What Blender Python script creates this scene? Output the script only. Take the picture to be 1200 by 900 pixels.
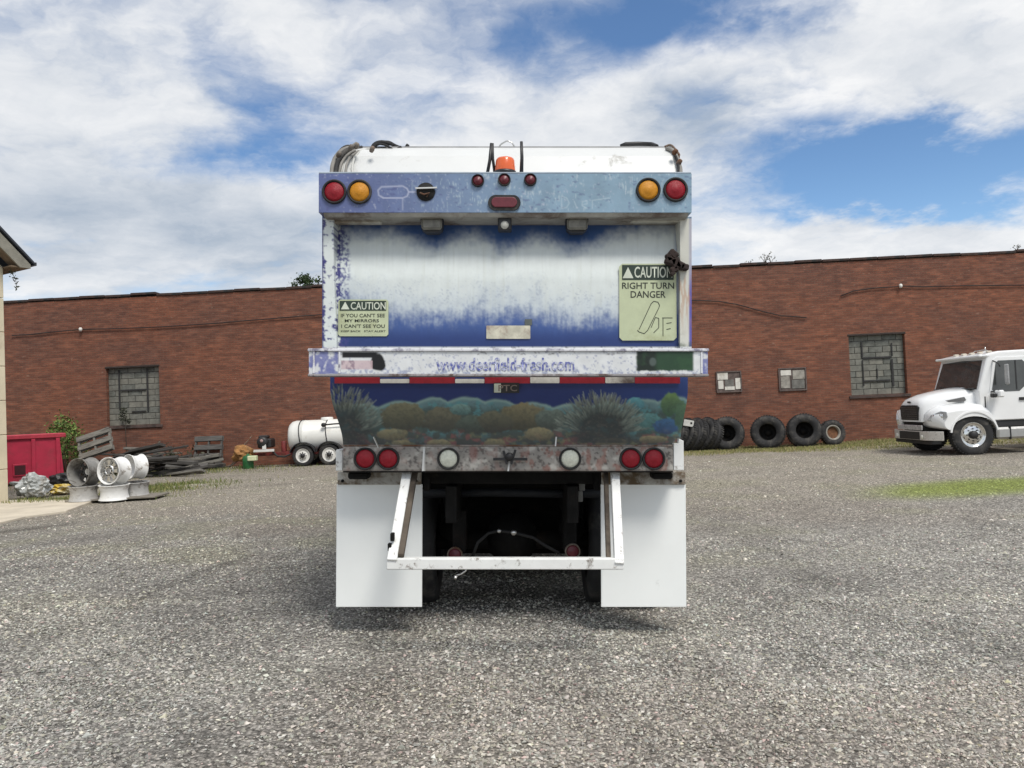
import bpy, bmesh, math, random
import numpy as np
from mathutils import Vector, Matrix

# ------------------------------------------------------------------ camera, world, sun, exposure
for o in list(bpy.data.objects): bpy.data.objects.remove(o)
scene = bpy.context.scene
col = scene.collection
R = math.radians
ROLL, PITCH, CAM_H, FPX = R(2.5), math.atan(27 / 900), 1.6, 900.0
SUN_EL, SUN_AZ = R(56), R(150)          # azimuth clockwise from +y (view direction)
CAM = Vector((0, 0, CAM_H))
RY = Matrix.Rotation(ROLL, 3, 'Y')

def ray(px, py):
    """world direction of a pixel of the 1200x900 photograph"""
    u, v = (px - 600) / FPX, (450 - py) / FPX
    return RY @ Vector((u, math.cos(PITCH) - v * math.sin(PITCH), math.sin(PITCH) + v * math.cos(PITCH)))
def on_ground(px, py, z0=0.0):
    d = ray(px, py)
    return CAM + d * ((z0 - CAM_H) / d.z)
def at_depth(px, py, D):
    d = ray(px, py)
    return CAM + d * (D / d.y)

cd = bpy.data.cameras.new('camera'); cam = bpy.data.objects.new('camera', cd); col.objects.link(cam)
cd.sensor_width = 36; cd.lens = 36 * FPX / 1200; cd.clip_start = 0.05; cd.clip_end = 3000
rt = RY @ Vector((1, 0, 0)); fw = RY @ Vector((0, math.cos(PITCH), math.sin(PITCH))); up = rt.cross(fw)
mw = Matrix((rt, up, -fw)).transposed().to_4x4(); mw.translation = CAM
cam.matrix_world = mw
scene.camera = cam

scene.view_settings.view_transform = 'Standard'
scene.view_settings.look = 'None'
scene.view_settings.gamma = 1
scene.view_settings.use_curve_mapping = False
scene.view_settings.exposure = 0.95
scene.render.resolution_x, scene.render.resolution_y = 1024, 768

class NT:
    """tiny helper for writing node trees as expressions"""
    def __init__(s, nt): s.nt = nt; s.n = nt.nodes; s.l = nt.links
    def node(s, t, **kw):
        n = s.n.new(t)
        for k, v in kw.items(): setattr(n, k, v)
        return n
    def put(s, sock, v):
        if isinstance(v, bpy.types.NodeSocket): s.l.new(v, sock)
        elif isinstance(v, (tuple, list)) and len(v) == 3 and sock.type == 'RGBA': sock.default_value = (*v, 1)
        else: sock.default_value = v
    def m(s, op, a, b=0.0, c=0.0):
        n = s.node('ShaderNodeMath', operation=op)
        s.put(n.inputs[0], a); s.put(n.inputs[1], b)
        if op in ('MULTIPLY_ADD', 'COMPARE'): s.put(n.inputs[2], c)
        return n.outputs[0]
    def ss(s, x, a, b, lo=0.0, hi=1.0):
        n = s.node('ShaderNodeMapRange', interpolation_type='SMOOTHSTEP')
        s.put(n.inputs[0], x); s.put(n.inputs[1], a); s.put(n.inputs[2], b); s.put(n.inputs[3], lo); s.put(n.inputs[4], hi)
        return n.outputs[0]
    def mix(s, f, a, b, blend='MIX'):
        n = s.node('ShaderNodeMix', data_type='RGBA', blend_type=blend)
        s.put(n.inputs[0], f); s.put(n.inputs[6], a); s.put(n.inputs[7], b)
        return n.outputs[2]
    def noise(s, vec, scale, detail=4, rough=0.55, dist=0.0, color=False):
        n = s.node('ShaderNodeTexNoise')
        if vec is not None: s.l.new(vec, n.inputs['Vector'])
        n.inputs['Scale'].default_value = scale; n.inputs['Detail'].default_value = detail
        n.inputs['Roughness'].default_value = rough; n.inputs['Distortion'].default_value = dist
        return n.outputs['Color' if color else 'Fac']
    def mapping(s, vec, scale=(1, 1, 1), loc=(0, 0, 0), rot=(0, 0, 0)):
        n = s.node('ShaderNodeMapping'); s.l.new(vec, n.inputs[0])
        n.inputs['Scale'].default_value = scale; n.inputs['Location'].default_value = loc; n.inputs['Rotation'].default_value = rot
        return n.outputs[0]

CLOUD_LO, CLOUD_HI, SKY_TINT = (1.95, 2.35, 2.9), (5.1, 5.1, 5.1), (0.46, 0.57, 0.68)
def build_world():
    w = bpy.data.worlds.new('World'); scene.world = w; w.use_nodes = True
    w.node_tree.nodes.clear(); T = NT(w.node_tree)
    sky = T.node('ShaderNodeTexSky', sky_type='NISHITA'); sky.sun_disc = False
    sky.sun_elevation = SUN_EL; sky.sun_rotation = SUN_AZ
    sky.air_density = 1.1; sky.dust_density = 0.6; sky.ozone_density = 2.0
    tc = T.node('ShaderNodeTexCoord').outputs['Generated']
    sep = T.node('ShaderNodeSeparateXYZ'); T.l.new(tc, sep.inputs[0])
    x, y, z = sep.outputs
    az = T.m('ARCTAN2', x, y); el = T.m('ARCSINE', z)
    zz = T.m('ADD', T.m('MAXIMUM', z, 0.0), 0.24)
    def vec(a, b):
        c = T.node('ShaderNodeCombineXYZ'); T.put(c.inputs[0], a); T.put(c.inputs[1], b); return c.outputs[0]
    def n2(v, scale, detail, rough, color=False):
        n = T.node('ShaderNodeTexNoise', noise_dimensions='2D'); T.l.new(v, n.inputs['Vector'])
        n.inputs['Scale'].default_value = scale; n.inputs['Detail'].default_value = detail; n.inputs['Roughness'].default_value = rough
        return n.outputs['Color' if color else 'Fac']
    def vm(op, a, b, c=None):
        n = T.node('ShaderNodeVectorMath', operation=op)
        for k, v in enumerate((a, b, c)):
            if v is None: continue
            if isinstance(v, bpy.types.NodeSocket): T.l.new(v, n.inputs[k])
            else: n.inputs[k].default_value = v
        return n.outputs[0]
    P = vec(T.m('DIVIDE', x, zz), T.m('DIVIDE', y, zz))
    warp = vm('SUBTRACT', n2(P, 2.6, 6, 0.62, True), (0.5, 0.5, 0.5))
    PW = vm('MULTIPLY_ADD', warp, (0.20, 0.20, 0), P)
    big = n2(T.mapping(PW, (1, 1.2, 1), (3.1, 1.7, 0), (0, 0, R(-25))), 1.15, 5, 0.58)
    fine = n2(T.mapping(PW, (1, 1.25, 1), (0.3, 4.2, 0), (0, 0, R(-30))), 3.3, 7, 0.60)
    Q = vm('MULTIPLY_ADD', warp, (0.20, 0.13, 0), vec(az, el))
    def blob(px, py, rx, ry, ang, amp):
        d = ray(px, py); n = T.node('ShaderNodeMapping', vector_type='TEXTURE'); T.l.new(Q, n.inputs[0])
        n.inputs['Location'].default_value = (math.atan2(d.x, d.y), math.asin(d.normalized().z), 0)
        n.inputs['Rotation'].default_value = (0, 0, R(ang)); n.inputs['Scale'].default_value = (1.9 * rx / FPX, 1.9 * ry / FPX, 1)
        g = T.node('ShaderNodeTexGradient', gradient_type='SPHERICAL'); T.l.new(n.outputs[0], g.inputs[0]); return g.outputs[1], amp
    def total(lst):
        s = 0.0
        for q in lst:
            g, amp = blob(*q); s = T.m('MULTIPLY_ADD', g, amp * 1.25, s)
        return s
    def MA(*a): return T.m('MULTIPLY_ADD', *a)
    blue = total([(730, 15, 105, 42, 5, 0.42), (885, 8, 70, 26, 0, 0.34), (575, 30, 70, 36, 25, 0.20),
                  (1085, 182, 165, 44, -12, 0.54), (980, 228, 100, 34, 12, 0.50), (1190, 205, 75, 38, -10, 0.36),
                  (318, 120, 34, 66, 35, 0.24), (275, 168, 120, 22, 14, 0.36), (235, 55, 80, 24, -18, 0.16),
                  (95, 283, 36, 10, -5, 0.26), (20, 345, 70, 14, 0, 0.14), (850, 170, 50, 14, 0, 0.12)])
    white = total([(1035, 80, 110, 52, -20, 0.30), (1165, 110, 110, 60, -30, 0.30), (975, 285, 105, 30, 0, 0.34),
                   (1150, 268, 90, 34, 5, 0.42), (90, 110, 170, 60, 5, 0.18), (250, 270, 200, 50, 0, 0.24), (720, 175, 150, 70, 0, 0.22)])
    grey = total([(280, 290, 190, 55, 0, 1.0), (480, 300, 120, 40, 0, 0.4), (812, 135, 62, 34, -20, 1.5), (90, 215, 130, 40, 10, 0.22), (330, 30, 60, 18, 10, 0.32), (180, 235, 50, 16, 0, 0.3), (1110, 60, 45, 30, 30, 0.22), (560, 60, 120, 50, 10, 0.18)])
    cov = MA(T.m('SUBTRACT', big, 0.5), 0.95, MA(T.m('SUBTRACT', fine, 0.5), 1.05, T.m('ADD', 0.53, T.m('SUBTRACT', white, blue))))
    mask = T.ss(cov, -0.08, 0.72)
    # cloud radiance (divided by the background strength below)
    lum = MA(T.m('SUBTRACT', fine, 0.5), 1.15, MA(T.m('SUBTRACT', big, 0.5), -0.55, 0.72))
    lum = T.m('MINIMUM', T.m('MAXIMUM', MA(grey, -0.36, lum), 0.1), 0.96)
    cloud = T.mix(lum, CLOUD_LO, CLOUD_HI)
    hz = T.ss(el, 0.02, 0.34)
    bl = T.mix(1.0, sky.outputs[0], T.mix(hz, (0.70, 0.80, 0.90), SKY_TINT), 'MULTIPLY')
    final = T.mix(T.m('MULTIPLY', mask, 0.975), bl, cloud)
    w.cycles.sampling_method = 'MANUAL'; w.cycles.sample_map_resolution = 256
    bg = T.node('ShaderNodeBackground'); T.l.new(final, bg.inputs[0]); bg.inputs[1].default_value = 0.10
    out = T.node('ShaderNodeOutputWorld'); T.l.new(bg.outputs[0], out.inputs[0])
build_world()

sl = bpy.data.lights.new('sun', 'SUN'); sl.energy = 1.5; sl.angle = R(18); sl.color = (1, 0.95, 0.88)
sun = bpy.data.objects.new('sun', sl); col.objects.link(sun)
sd = Vector((math.sin(SUN_AZ) * math.cos(SUN_EL), math.cos(SUN_AZ) * math.cos(SUN_EL), math.sin(SUN_EL)))
sun.rotation_euler = sd.to_track_quat('Z', 'Y').to_euler(); sun.location = sd * 50

# ------------------------------------------------------------------ colour, noise, material helpers
rng = np.random.default_rng(7); random.seed(7)
def lin(c):
    c = np.asarray(c, float) / 255.0
    return np.where(c <= 0.04045, c / 12.92, ((c + 0.055) / 1.055) ** 2.4)
def A(r, g, b, k=1.0): return tuple(float(v) for v in np.clip(lin((r, g, b)) * k, 0.002, 0.85))

def vnoise(x, y, seed=0):
    xi, yi = np.floor(x).astype(np.int64), np.floor(y).astype(np.int64)
    fx, fy = x - xi, y - yi; fx = fx * fx * (3 - 2 * fx); fy = fy * fy * (3 - 2 * fy)
    def h(a, b):
        n = (a * 374761393 + b * 668265263 + seed * 1442695041) & 0xffffffff
        n = ((n ^ (n >> 13)) * 1274126177) & 0xffffffff
        return ((n ^ (n >> 16)) & 0xffff) / 65535.0
    return (h(xi, yi) * (1 - fx) + h(xi + 1, yi) * fx) * (1 - fy) + (h(xi, yi + 1) * (1 - fx) + h(xi + 1, yi + 1) * fx) * fy
def fbm(x, y, seed=0, octv=4, gain=0.5):
    s, a, t = 0, 1, 0
    for i in range(octv):
        s = s + a * vnoise(x * 2 ** i + 17.3 * i, y * 2 ** i - 9.1 * i, seed + i); t += a; a *= gain
    return s / t
def sst(x, a, b):
    t = np.clip((x - a) / (b - a), 0, 1); return t * t * (3 - 2 * t)

MATS = {}
def mat(name, color=(0.5, 0.5, 0.5), rough=0.6, metal=0.0, var=0.25, scale=6.0, dirt=None, dirt_amt=0.0, dirt_scale=2.5, bump=0.0, bscale=40.0,
        attr=False, spec=0.5, coat=0.0, stretch=(1, 1, 1), trans=0.0):
    if name in MATS: return MATS[name]
    m = bpy.data.materials.new(name); m.use_nodes = True; m.node_tree.nodes.clear(); T = NT(m.node_tree)
    out = T.node('ShaderNodeOutputMaterial'); b = T.node('ShaderNodeBsdfPrincipled'); T.l.new(b.outputs[0], out.inputs[0])
    oc = T.node('ShaderNodeTexCoord').outputs['Object']
    if stretch != (1, 1, 1): oc = T.mapping(oc, stretch)
    if attr:
        base = T.node('ShaderNodeVertexColor', layer_name='Col').outputs[0]
    else:
        rgb = T.node('ShaderNodeRGB'); rgb.outputs[0].default_value = (*color, 1); base = rgb.outputs[0]
    if var > 0:
        n1 = T.noise(oc, scale, 6, 0.6)
        base = T.mix(T.ss(n1, 0.25, 0.75), T.mix(1.0, base, (1 - var,) * 3, 'MULTIPLY'), T.mix(1.0, base, (1 + var * 0.6,) * 3, 'MULTIPLY'))
    rsock = rough
    if dirt is not None:
        n2 = T.noise(oc, dirt_scale, 8, 0.68, 0.4)
        f = T.ss(n2, 0.66 - dirt_amt * 0.5, 0.82 - dirt_amt * 0.4)
        base = T.mix(f, base, dirt)
        rsock = T.m('MULTIPLY_ADD', f, max(0.0, 0.85 - rough), rough)
    T.put(b.inputs['Base Color'], base)
    if not isinstance(rsock, float) or var > 0:
        n3 = T.noise(oc, scale * 3.1, 4, 0.6)
        rsock = T.m('MULTIPLY_ADD', T.m('SUBTRACT', n3, 0.5), 0.25, rsock)
    T.put(b.inputs['Roughness'], rsock)
    b.inputs['Metallic'].default_value = metal; b.inputs['Specular IOR Level'].default_value = spec
    b.inputs['Coat Weight'].default_value = coat; b.inputs['Transmission Weight'].default_value = trans
    if bump > 0:
        bn = T.node('ShaderNodeBump'); bn.inputs['Strength'].default_value = bump; bn.inputs['Distance'].default_value = 0.01
        T.l.new(T.noise(oc, bscale, 5, 0.6), bn.inputs['Height']); T.l.new(bn.outputs[0], b.inputs['Normal'])
    MATS[name] = m
    return m

WHITE = mat('white_paint', (0.62, 0.63, 0.62), 0.42, var=0.06, scale=2, dirt=(0.3, 0.28, 0.24), dirt_amt=0.10, dirt_scale=5)
CHIPPED = mat('chipped_white_paint', (0.78, 0.79, 0.77), 0.5, var=0.08, scale=5, dirt=(0.10, 0.065, 0.04), dirt_amt=0.24, dirt_scale=16)
FLAPW = mat('white_mud_flap', (0.85, 0.875, 0.86), 0.45, var=0.05, scale=1.5, dirt=(0.42, 0.43, 0.41), dirt_amt=0.1, dirt_scale=3)
DARK = mat('dark_steel', (0.010, 0.0095, 0.009), 0.8, var=0.4, scale=9, spec=0.2, dirt=(0.03, 0.022, 0.016), dirt_amt=0.25)
BLACKR = mat('black_rubber', (0.022, 0.022, 0.023), 0.82, var=0.3, scale=7, dirt=(0.075, 0.07, 0.063), dirt_amt=0.35, dirt_scale=4)
BLACKP = mat('black_plastic', (0.018, 0.018, 0.02), 0.45, var=0.2)
REDLENS = mat('red_lens', (0.27, 0.012, 0.022), 0.4, var=0.12, scale=60, bump=0.35, bscale=160, coat=0.0, spec=0.3)
REDDULL = mat('dull_red_lens', (0.13, 0.018, 0.028), 0.4, var=0.2, scale=40)
AMBER = mat('amber_lens', (0.56, 0.24, 0.018), 0.4, var=0.12, scale=60, bump=0.35, bscale=160, coat=0.0, spec=0.3)
CLEARL = mat('clear_lens', (0.66, 0.68, 0.58), 0.2, var=0.15, scale=60, bump=0.35, bscale=160, coat=0.0, spec=0.3)
ORANGE = mat('orange_beacon', (0.72, 0.12, 0.02), 0.25, var=0.1, coat=0.5)
STEEL = mat('bright_steel', (0.62, 0.62, 0.60), 0.32, 0.9, var=0.15, dirt=(0.2, 0.17, 0.14), dirt_amt=0.15)
CHROME = mat('chrome', (0.75, 0.75, 0.74), 0.14, 1.0, var=0.05)
RUSTY = mat('rusty_grey_steel', (0.20, 0.17, 0.14), 0.7, 0.2, var=0.4, dirt=(0.13, 0.055, 0.025), dirt_amt=0.5)
RED = mat('red_paint', (0.42, 0.02, 0.055), 0.5, var=0.2, scale=3, dirt=(0.3, 0.03, 0.05), dirt_amt=0.3)
PAINTED = mat('weathered_painted_print', attr=True, rough=0.42, var=0.05, scale=12, bump=0.06, bscale=60)

# ------------------------------------------------------------------ mesh helpers
def tag(o, label=None, cat=None, group=None, kind=None):
    if label: o['label'] = label
    if cat: o['category'] = cat
    if group: o['group'] = group
    if kind: o['kind'] = kind
    return o
def empty(name, loc=(0, 0, 0), rz=0.0):
    o = bpy.data.objects.new(name, None); o.empty_display_size = 0.2
    o.location = loc; o.rotation_euler = (0, 0, rz); col.objects.link(o); return o
def link(name, me, material, parent=None):
    o = bpy.data.objects.new(name, me); col.objects.link(o)
    if material is not None and not me.materials: me.materials.append(material)
    if parent is not None: o.parent = parent
    return o
def copy_tree(o, parent=None):
    c = o.copy(); col.objects.link(c); c.parent = parent
    for ch in [k for k in bpy.data.objects if k.parent == o]: copy_tree(ch, c)
    return c

class MB:
    def __init__(s): s.bm = bmesh.new(); s.smooth = []
    def _xf(s, vs, M):
        if M is not None:
            for v in vs: v.co = M @ v.co
    def box(s, x0, x1, y0, y1, z0, z1, bev=0.0, M=None, seg=1):
        co = [(x, y, z) for z in (z0, z1) for y in (y0, y1) for x in (x0, x1)]
        vs = [s.bm.verts.new(c) for c in co]
        fs = [s.bm.faces.new([vs[i] for i in q]) for q in ((0, 2, 3, 1), (4, 5, 7, 6), (0, 1, 5, 4), (2, 6, 7, 3), (0, 4, 6, 2), (1, 3, 7, 5))]
        if bev > 0:
            es = list({e for f in fs for e in f.edges})
            r = bmesh.ops.bevel(s.bm, geom=es, offset=bev, segments=seg, affect='EDGES', profile=0.6)
            vs = list({v for f in r['faces'] for v in f.verts} | {v for v in vs if v.is_valid})
        s._xf(vs, M); return s
    def prism(s, pts, axis, a, b, bev=0.0, M=None, seg=2):
        """polygon in the plane across `axis`, extruded from a to b along it"""
        def p3(p, t):
            return {'x': (t, p[0], p[1]), 'y': (p[0], t, p[1]), 'z': (p[0], p[1], t)}[axis]
        va = [s.bm.verts.new(p3(p, a)) for p in pts]; vb = [s.bm.verts.new(p3(p, b)) for p in pts]
        n = len(pts); fs = [s.bm.faces.new(va), s.bm.faces.new(vb[::-1])]
        for i in range(n): fs.append(s.bm.faces.new([va[i], vb[i], vb[(i + 1) % n], va[(i + 1) % n]]))
        bmesh.ops.recalc_face_normals(s.bm, faces=fs)
        vs = va + vb
        if bev > 0:
            es = list(fs[0].edges) + list(fs[1].edges)
            r = bmesh.ops.bevel(s.bm, geom=es, offset=bev, segments=seg, affect='EDGES', profile=0.6)
            vs = list({v for f in r['faces'] for v in f.verts} | {v for v in vs if v.is_valid})
        s._xf(vs, M); return s
    def lathe(s, prof, M=None, n=28, closed=False):
        """profile (radius, height) turned about local z"""
        rings = []
        for r, h in prof:
            if r < 1e-6: rings.append([s.bm.verts.new((0, 0, h))])
            else: rings.append([s.bm.verts.new((r * math.cos(2 * math.pi * k / n), r * math.sin(2 * math.pi * k / n), h)) for k in range(n)])
        pr = list(zip(rings, rings[1:] + ([rings[0]] if closed else [])))
        if not closed: pr = pr[:len(rings) - 1]
        for a, b in pr:
            for k in range(n):
                k2 = (k + 1) % n
                if len(a) == 1 and len(b) == 1: continue
                if len(a) == 1: f = s.bm.faces.new([a[0], b[k], b[k2]])
                elif len(b) == 1: f = s.bm.faces.new([a[k], b[0], a[k2]])
                else: f = s.bm.faces.new([a[k], b[k], b[k2], a[k2]])
                f.smooth = True
        s._xf([v for r in rings for v in r], M); return s
    def tube(s, pts, r, n=8, cap=True):
        pts = [Vector(p) for p in pts]; rings = []
        rr = r if isinstance(r, (list, tuple)) else [r] * len(pts)
        ref = Vector((0.13, 0.31, 0.94))
        for i, p in enumerate(pts):
            t = (pts[min(i + 1, len(pts) - 1)] - pts[max(i - 1, 0)]).normalized()
            u = t.cross(ref)
            if u.length < 1e-3: u = t.cross(Vector((1, 0, 0)))
            u.normalize(); w = t.cross(u)
            rings.append([s.bm.verts.new(p + (u * math.cos(2 * math.pi * k / n) + w * math.sin(2 * math.pi * k / n)) * rr[i]) for k in range(n)])
        for a, b in zip(rings, rings[1:]):
            for k in range(n):
                f = s.bm.faces.new([a[k], a[(k + 1) % n], b[(k + 1) % n], b[k]]); f.smooth = True
        if cap: s.bm.faces.new(rings[0][::-1]); s.bm.faces.new(rings[-1])
        return s
    def bar(s, p, q, w, h, bev=0.0, upv=(0, 0, 1)):
        """rectangular bar from p to q"""
        p, q = Vector(p), Vector(q); d = q - p; L = d.length; d.normalize()
        u = d.cross(Vector(upv))
        if u.length < 1e-4: u = d.cross(Vector((0, 1, 0)))
        u.normalize(); v = u.cross(d)
        M = Matrix((u, d, v)).transposed().to_4x4(); M.translation = p
        return s.box(-w / 2, w / 2, 0, L, -h / 2, h / 2, bev, M)
    def build(s, name, material, parent=None, smooth=False):
        bmesh.ops.recalc_face_normals(s.bm, faces=s.bm.faces)
        me = bpy.data.meshes.new(name); s.bm.to_mesh(me); s.bm.free()
        if smooth: me.shade_smooth()
        return link(name, me, material, parent)

def np_mesh(name, V, F, colors=None, smooth=False):
    """fast mesh from arrays; F is (n,3) or (n,4)"""
    V = np.asarray(V, np.float32); F = np.asarray(F, np.int32); k = F.shape[1]
    me = bpy.data.meshes.new(name)
    me.vertices.add(len(V)); me.vertices.foreach_set('co', V.ravel())
    me.loops.add(F.size); me.loops.foreach_set('vertex_index', F.ravel())
    me.polygons.add(len(F)); me.polygons.foreach_set('loop_start', np.arange(0, F.size, k, dtype=np.int32))
    me.polygons.foreach_set('loop_total', np.full(len(F), k, np.int32))
    me.polygons.foreach_set('use_smooth', np.full(len(F), smooth))
    me.update(calc_edges=True)
    if colors is not None:
        at = me.color_attributes.new('Col', 'FLOAT_COLOR', 'POINT')
        c4 = np.ones((len(V), 4), np.float32); c4[:, :3] = colors; at.data.foreach_set('color', c4.ravel())
    me.validate(); return me

def axis_matrix(loc, axis, rollv=(0, 0, 1)):
    z = Vector(axis).normalized(); x = Vector(rollv).cross(z)
    if x.length < 1e-3: x = Vector((1, 0, 0)).cross(z)
    x.normalize(); y = z.cross(x)
    M = Matrix((x, y, z)).transposed().to_4x4(); M.translation = Vector(loc); return M
# ------------------------------------------------------------------ ground
TANR = math.tan(ROLL)
WALL_P, WALL_Q, WALL_TOP = Vector((-17, 26.4, 0)), Vector((17, 25.1, 0)), 5.93
def wall_y(x): return 26.4 + (np.asarray(x) + 17) / 34 * (25.1 - 26.4)
def gz(x, y):
    """yard surface: the near part falls gently to the right, level further off"""
    x, y = np.asarray(x, float), np.asarray(y, float)
    near = 1 - sst(y, 9.5, 16.0)
    z = -TANR * x * np.exp(-(x / 5.5) ** 4 * 0.5) * near * sst(y, -8, -2)
    amp = 0.010 + 0.05 * sst(np.abs(x), 6, 20) * sst(y, 5, 12)
    z = z + (fbm(x * 0.45, y * 0.45, 11, 3) - 0.5) * 2 * amp * 0.7
    z = z - 0.085 * sst(x, 3, 6) * (1 - sst(x, 10.5, 12)) * np.exp(-((wall_y(x) - y - 1.0) / 1.1) ** 2)
    z = z + (fbm(x * 2.1, y * 2.1, 14, 3) - 0.5) * 0.03 * (1 - sst(y, 20, 40))
    return z
def gz1(x, y): return float(gz(np.array([x]), np.array([y]))[0])

# green / dirt areas, from where they lie on the ground in the photograph
def region(px, py): q = on_ground(px, py); return q.x, q.y
gx0, gy0 = region(1130, 569)
def green_amt(x, y):
    n = fbm(x * 0.9, y * 0.9, 31, 4)
    d = wall_y(x) - y
    strip = sst(x, 3, 7) * (1 - sst(d, 1.4 + 2.2 * n, 3.4 + 2.2 * n)) * (0.35 + 0.65 * sst(n, 0.25, 0.6))
    patch = np.exp(-(((x - gx0 - 1.0) / 3.0) ** 2 + ((y - gy0) / 0.95) ** 2) ** 2.5) * sst(n, 0.0, 0.3) * sst(x, gx0 - 3.0 + 1.2 * n, gx0 - 1.4 + 1.2 * n)
    lx, ly = region(172, 572)
    left = np.exp(-(((x - lx) / 1.2) ** 2 + ((y - ly) / 1.2) ** 2)) * sst(n, 0.35, 0.6)
    lx2, ly2 = region(60, 588)
    left2 = np.exp(-(((x - lx2) / 1.6) ** 2 + ((y - ly2) / 0.5) ** 2)) * 0.8
    lx3, ly3 = region(160, 560)
    left3 = np.exp(-(((x - lx3 + 2) / 4.0) ** 2 + ((y - ly3 - 2.5) / 2.6) ** 2)) * 0.55 * sst(n, 0.35, 0.6)
    return np.clip(strip + patch + left + left2 + left3, 0, 1)

# damp, trodden streaks, a dark streak along the slab edge and old wheel marks, where the photograph shows them
TRACKS = [([region(*q) for q in pts], w, a) for pts, w, a in (
    ([(140, 735), (165, 722), (190, 706), (222, 694), (262, 677), (300, 664)], .07, .6), ([(-10, 626), (30, 622), (66, 619)], .30, .6), ([(78, 646), (112, 642)], .16, .45),
    ([(155, 773), (190, 769)], .05, .5), ([(935, 654), (975, 668), (1012, 674)], .10, .4), ([(330, 690), (360, 696)], .08, .35), ([(640, 800), (720, 838), (800, 905)], .10, .25), ([(860, 668), (905, 700), (960, 760)], .16, .22), ([(390, 600), (330, 640), (230, 720), (60, 860)], .35, .16), ([(830, 590), (930, 640), (1190, 760)], .4, .14))]
def ground_color(x, y):
    n1 = fbm(x * 0.22, y * 0.35, 21, 4); n2 = fbm(x * 0.9 + 4, y * 1.1, 25, 4); n3 = fbm(x * 3.0, y * 3.0, 28, 3)
    c = np.stack([0.365 + 0 * x, 0.346 + 0 * x, 0.314 + 0 * x], -1)
    c = c * (0.62 + 0.62 * n2)[:, None] * (0.82 + 0.36 * n3)[:, None] * (0.84 + 0.22 * sst(x, -4, 6))[:, None]
    brown = sst(n1, 0.42, 0.64) * 0.5
    c = c * (1 - brown[:, None]) + np.array([0.29, 0.25, 0.21]) * brown[:, None]
    # wheel tracks: finer, browner fines pressed in behind the truck
    for tx in (-0.95, 0.95):
        tr = np.exp(-((x - tx - 0.15 * np.sin(y * 0.5)) / 0.30) ** 2) * (1 - sst(y, 8, 14)) * 0.35
        c = c * (1 - tr[:, None]) + np.array([0.19, 0.168, 0.145]) * tr[:, None]
    # worn dirt lane in front of the wall
    far = sst(y, 8, 17) * 0.8
    c = c * (1 - far[:, None]) + (np.array([0.40, 0.36, 0.295]) * (0.75 + 0.5 * n2)[:, None]) * far[:, None]
    moss = sst(n2, 0.52, 0.72) * (0.3 + 0.7 * sst(y, 5, 9)) * 0.4
    c = c * (1 - moss[:, None]) + np.array([0.24, 0.235, 0.15]) * moss[:, None]
    for pts, wd, am in TRACKS:
        d = np.full(x.shape, 1e9)
        for (x0, y0), (x1, y1) in zip(pts, pts[1:]):
            t = np.clip(((x - x0) * (x1 - x0) + (y - y0) * (y1 - y0)) / ((x1 - x0) ** 2 + (y1 - y0) ** 2), 0, 1); d = np.minimum(d, np.hypot(x - x0 - t * (x1 - x0), y - y0 - t * (y1 - y0)))
        k = np.exp(-(d / wd) ** 2) * am * (0.4 + 1.0 * n3); c = c * (1 - np.clip(k, 0, 1)[:, None]) + np.array([0.085, 0.078, 0.07]) * np.clip(k, 0, 1)[:, None]
    g = green_amt(x, y)
    gcol = np.where((y > 20.5)[:, None], np.array([0.30, 0.265, 0.13]), np.array([0.25, 0.31, 0.05]))
    c = c * (1 - 0.85 * g[:, None]) + gcol * 0.85 * g[:, None]
    return c

def ground_material():
    m = bpy.data.materials.new('gravel_ground'); m.use_nodes = True; m.node_tree.nodes.clear(); T = NT(m.node_tree)
    out = T.node('ShaderNodeOutputMaterial'); b = T.node('ShaderNodeBsdfPrincipled'); T.l.new(b.outputs[0], out.inputs[0])
    oc = T.node('ShaderNodeTexCoord').outputs['Object']
    base = T.node('ShaderNodeVertexColor', layer_name='Col').outputs[0]
    def vor(scale, feat='F1'):
        v = T.node('ShaderNodeTexVoronoi', feature=feat); T.l.new(oc, v.inputs['Vector']); v.inputs['Scale'].default_value = scale; return v
    v1, v2 = vor(46), vor(100)
    def val(v):
        s_ = T.node('ShaderNodeSeparateColor'); T.l.new(v.outputs['Color'], s_.inputs[0]); return s_.outputs[0]
    a = T.m('POWER', val(v1), 1.8); c = val(v2)
    k = T.m('ADD', T.m('MULTIPLY', a, 1.15), T.m('MULTIPLY_ADD', c, 0.6, 0.30))
    k = T.m('MULTIPLY', k, T.ss(v1.outputs['Distance'], 0.0, 0.75, 1.15, 0.55))
    cc = T.node('ShaderNodeCombineXYZ')
    for i in range(3): T.put(cc.inputs[i], k)
    T.put(b.inputs['Base Color'], T.mix(1.0, base, cc.outputs[0], 'MULTIPLY'))
    b.inputs['Roughness'].default_value = 0.9; b.inputs['Specular IOR Level'].default_value = 0.25
    hgt = T.m('ADD', T.m('MULTIPLY', v1.outputs['Distance'], -1.0), T.m('MULTIPLY', v2.outputs['Distance'], -0.45))
    bn = T.node('ShaderNodeBump'); bn.inputs['Strength'].default_value = 0.9; bn.inputs['Distance'].default_value = 0.012
    T.l.new(hgt, bn.inputs['Height']); T.l.new(bn.outputs[0], b.inputs['Normal'])
    return m

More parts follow.
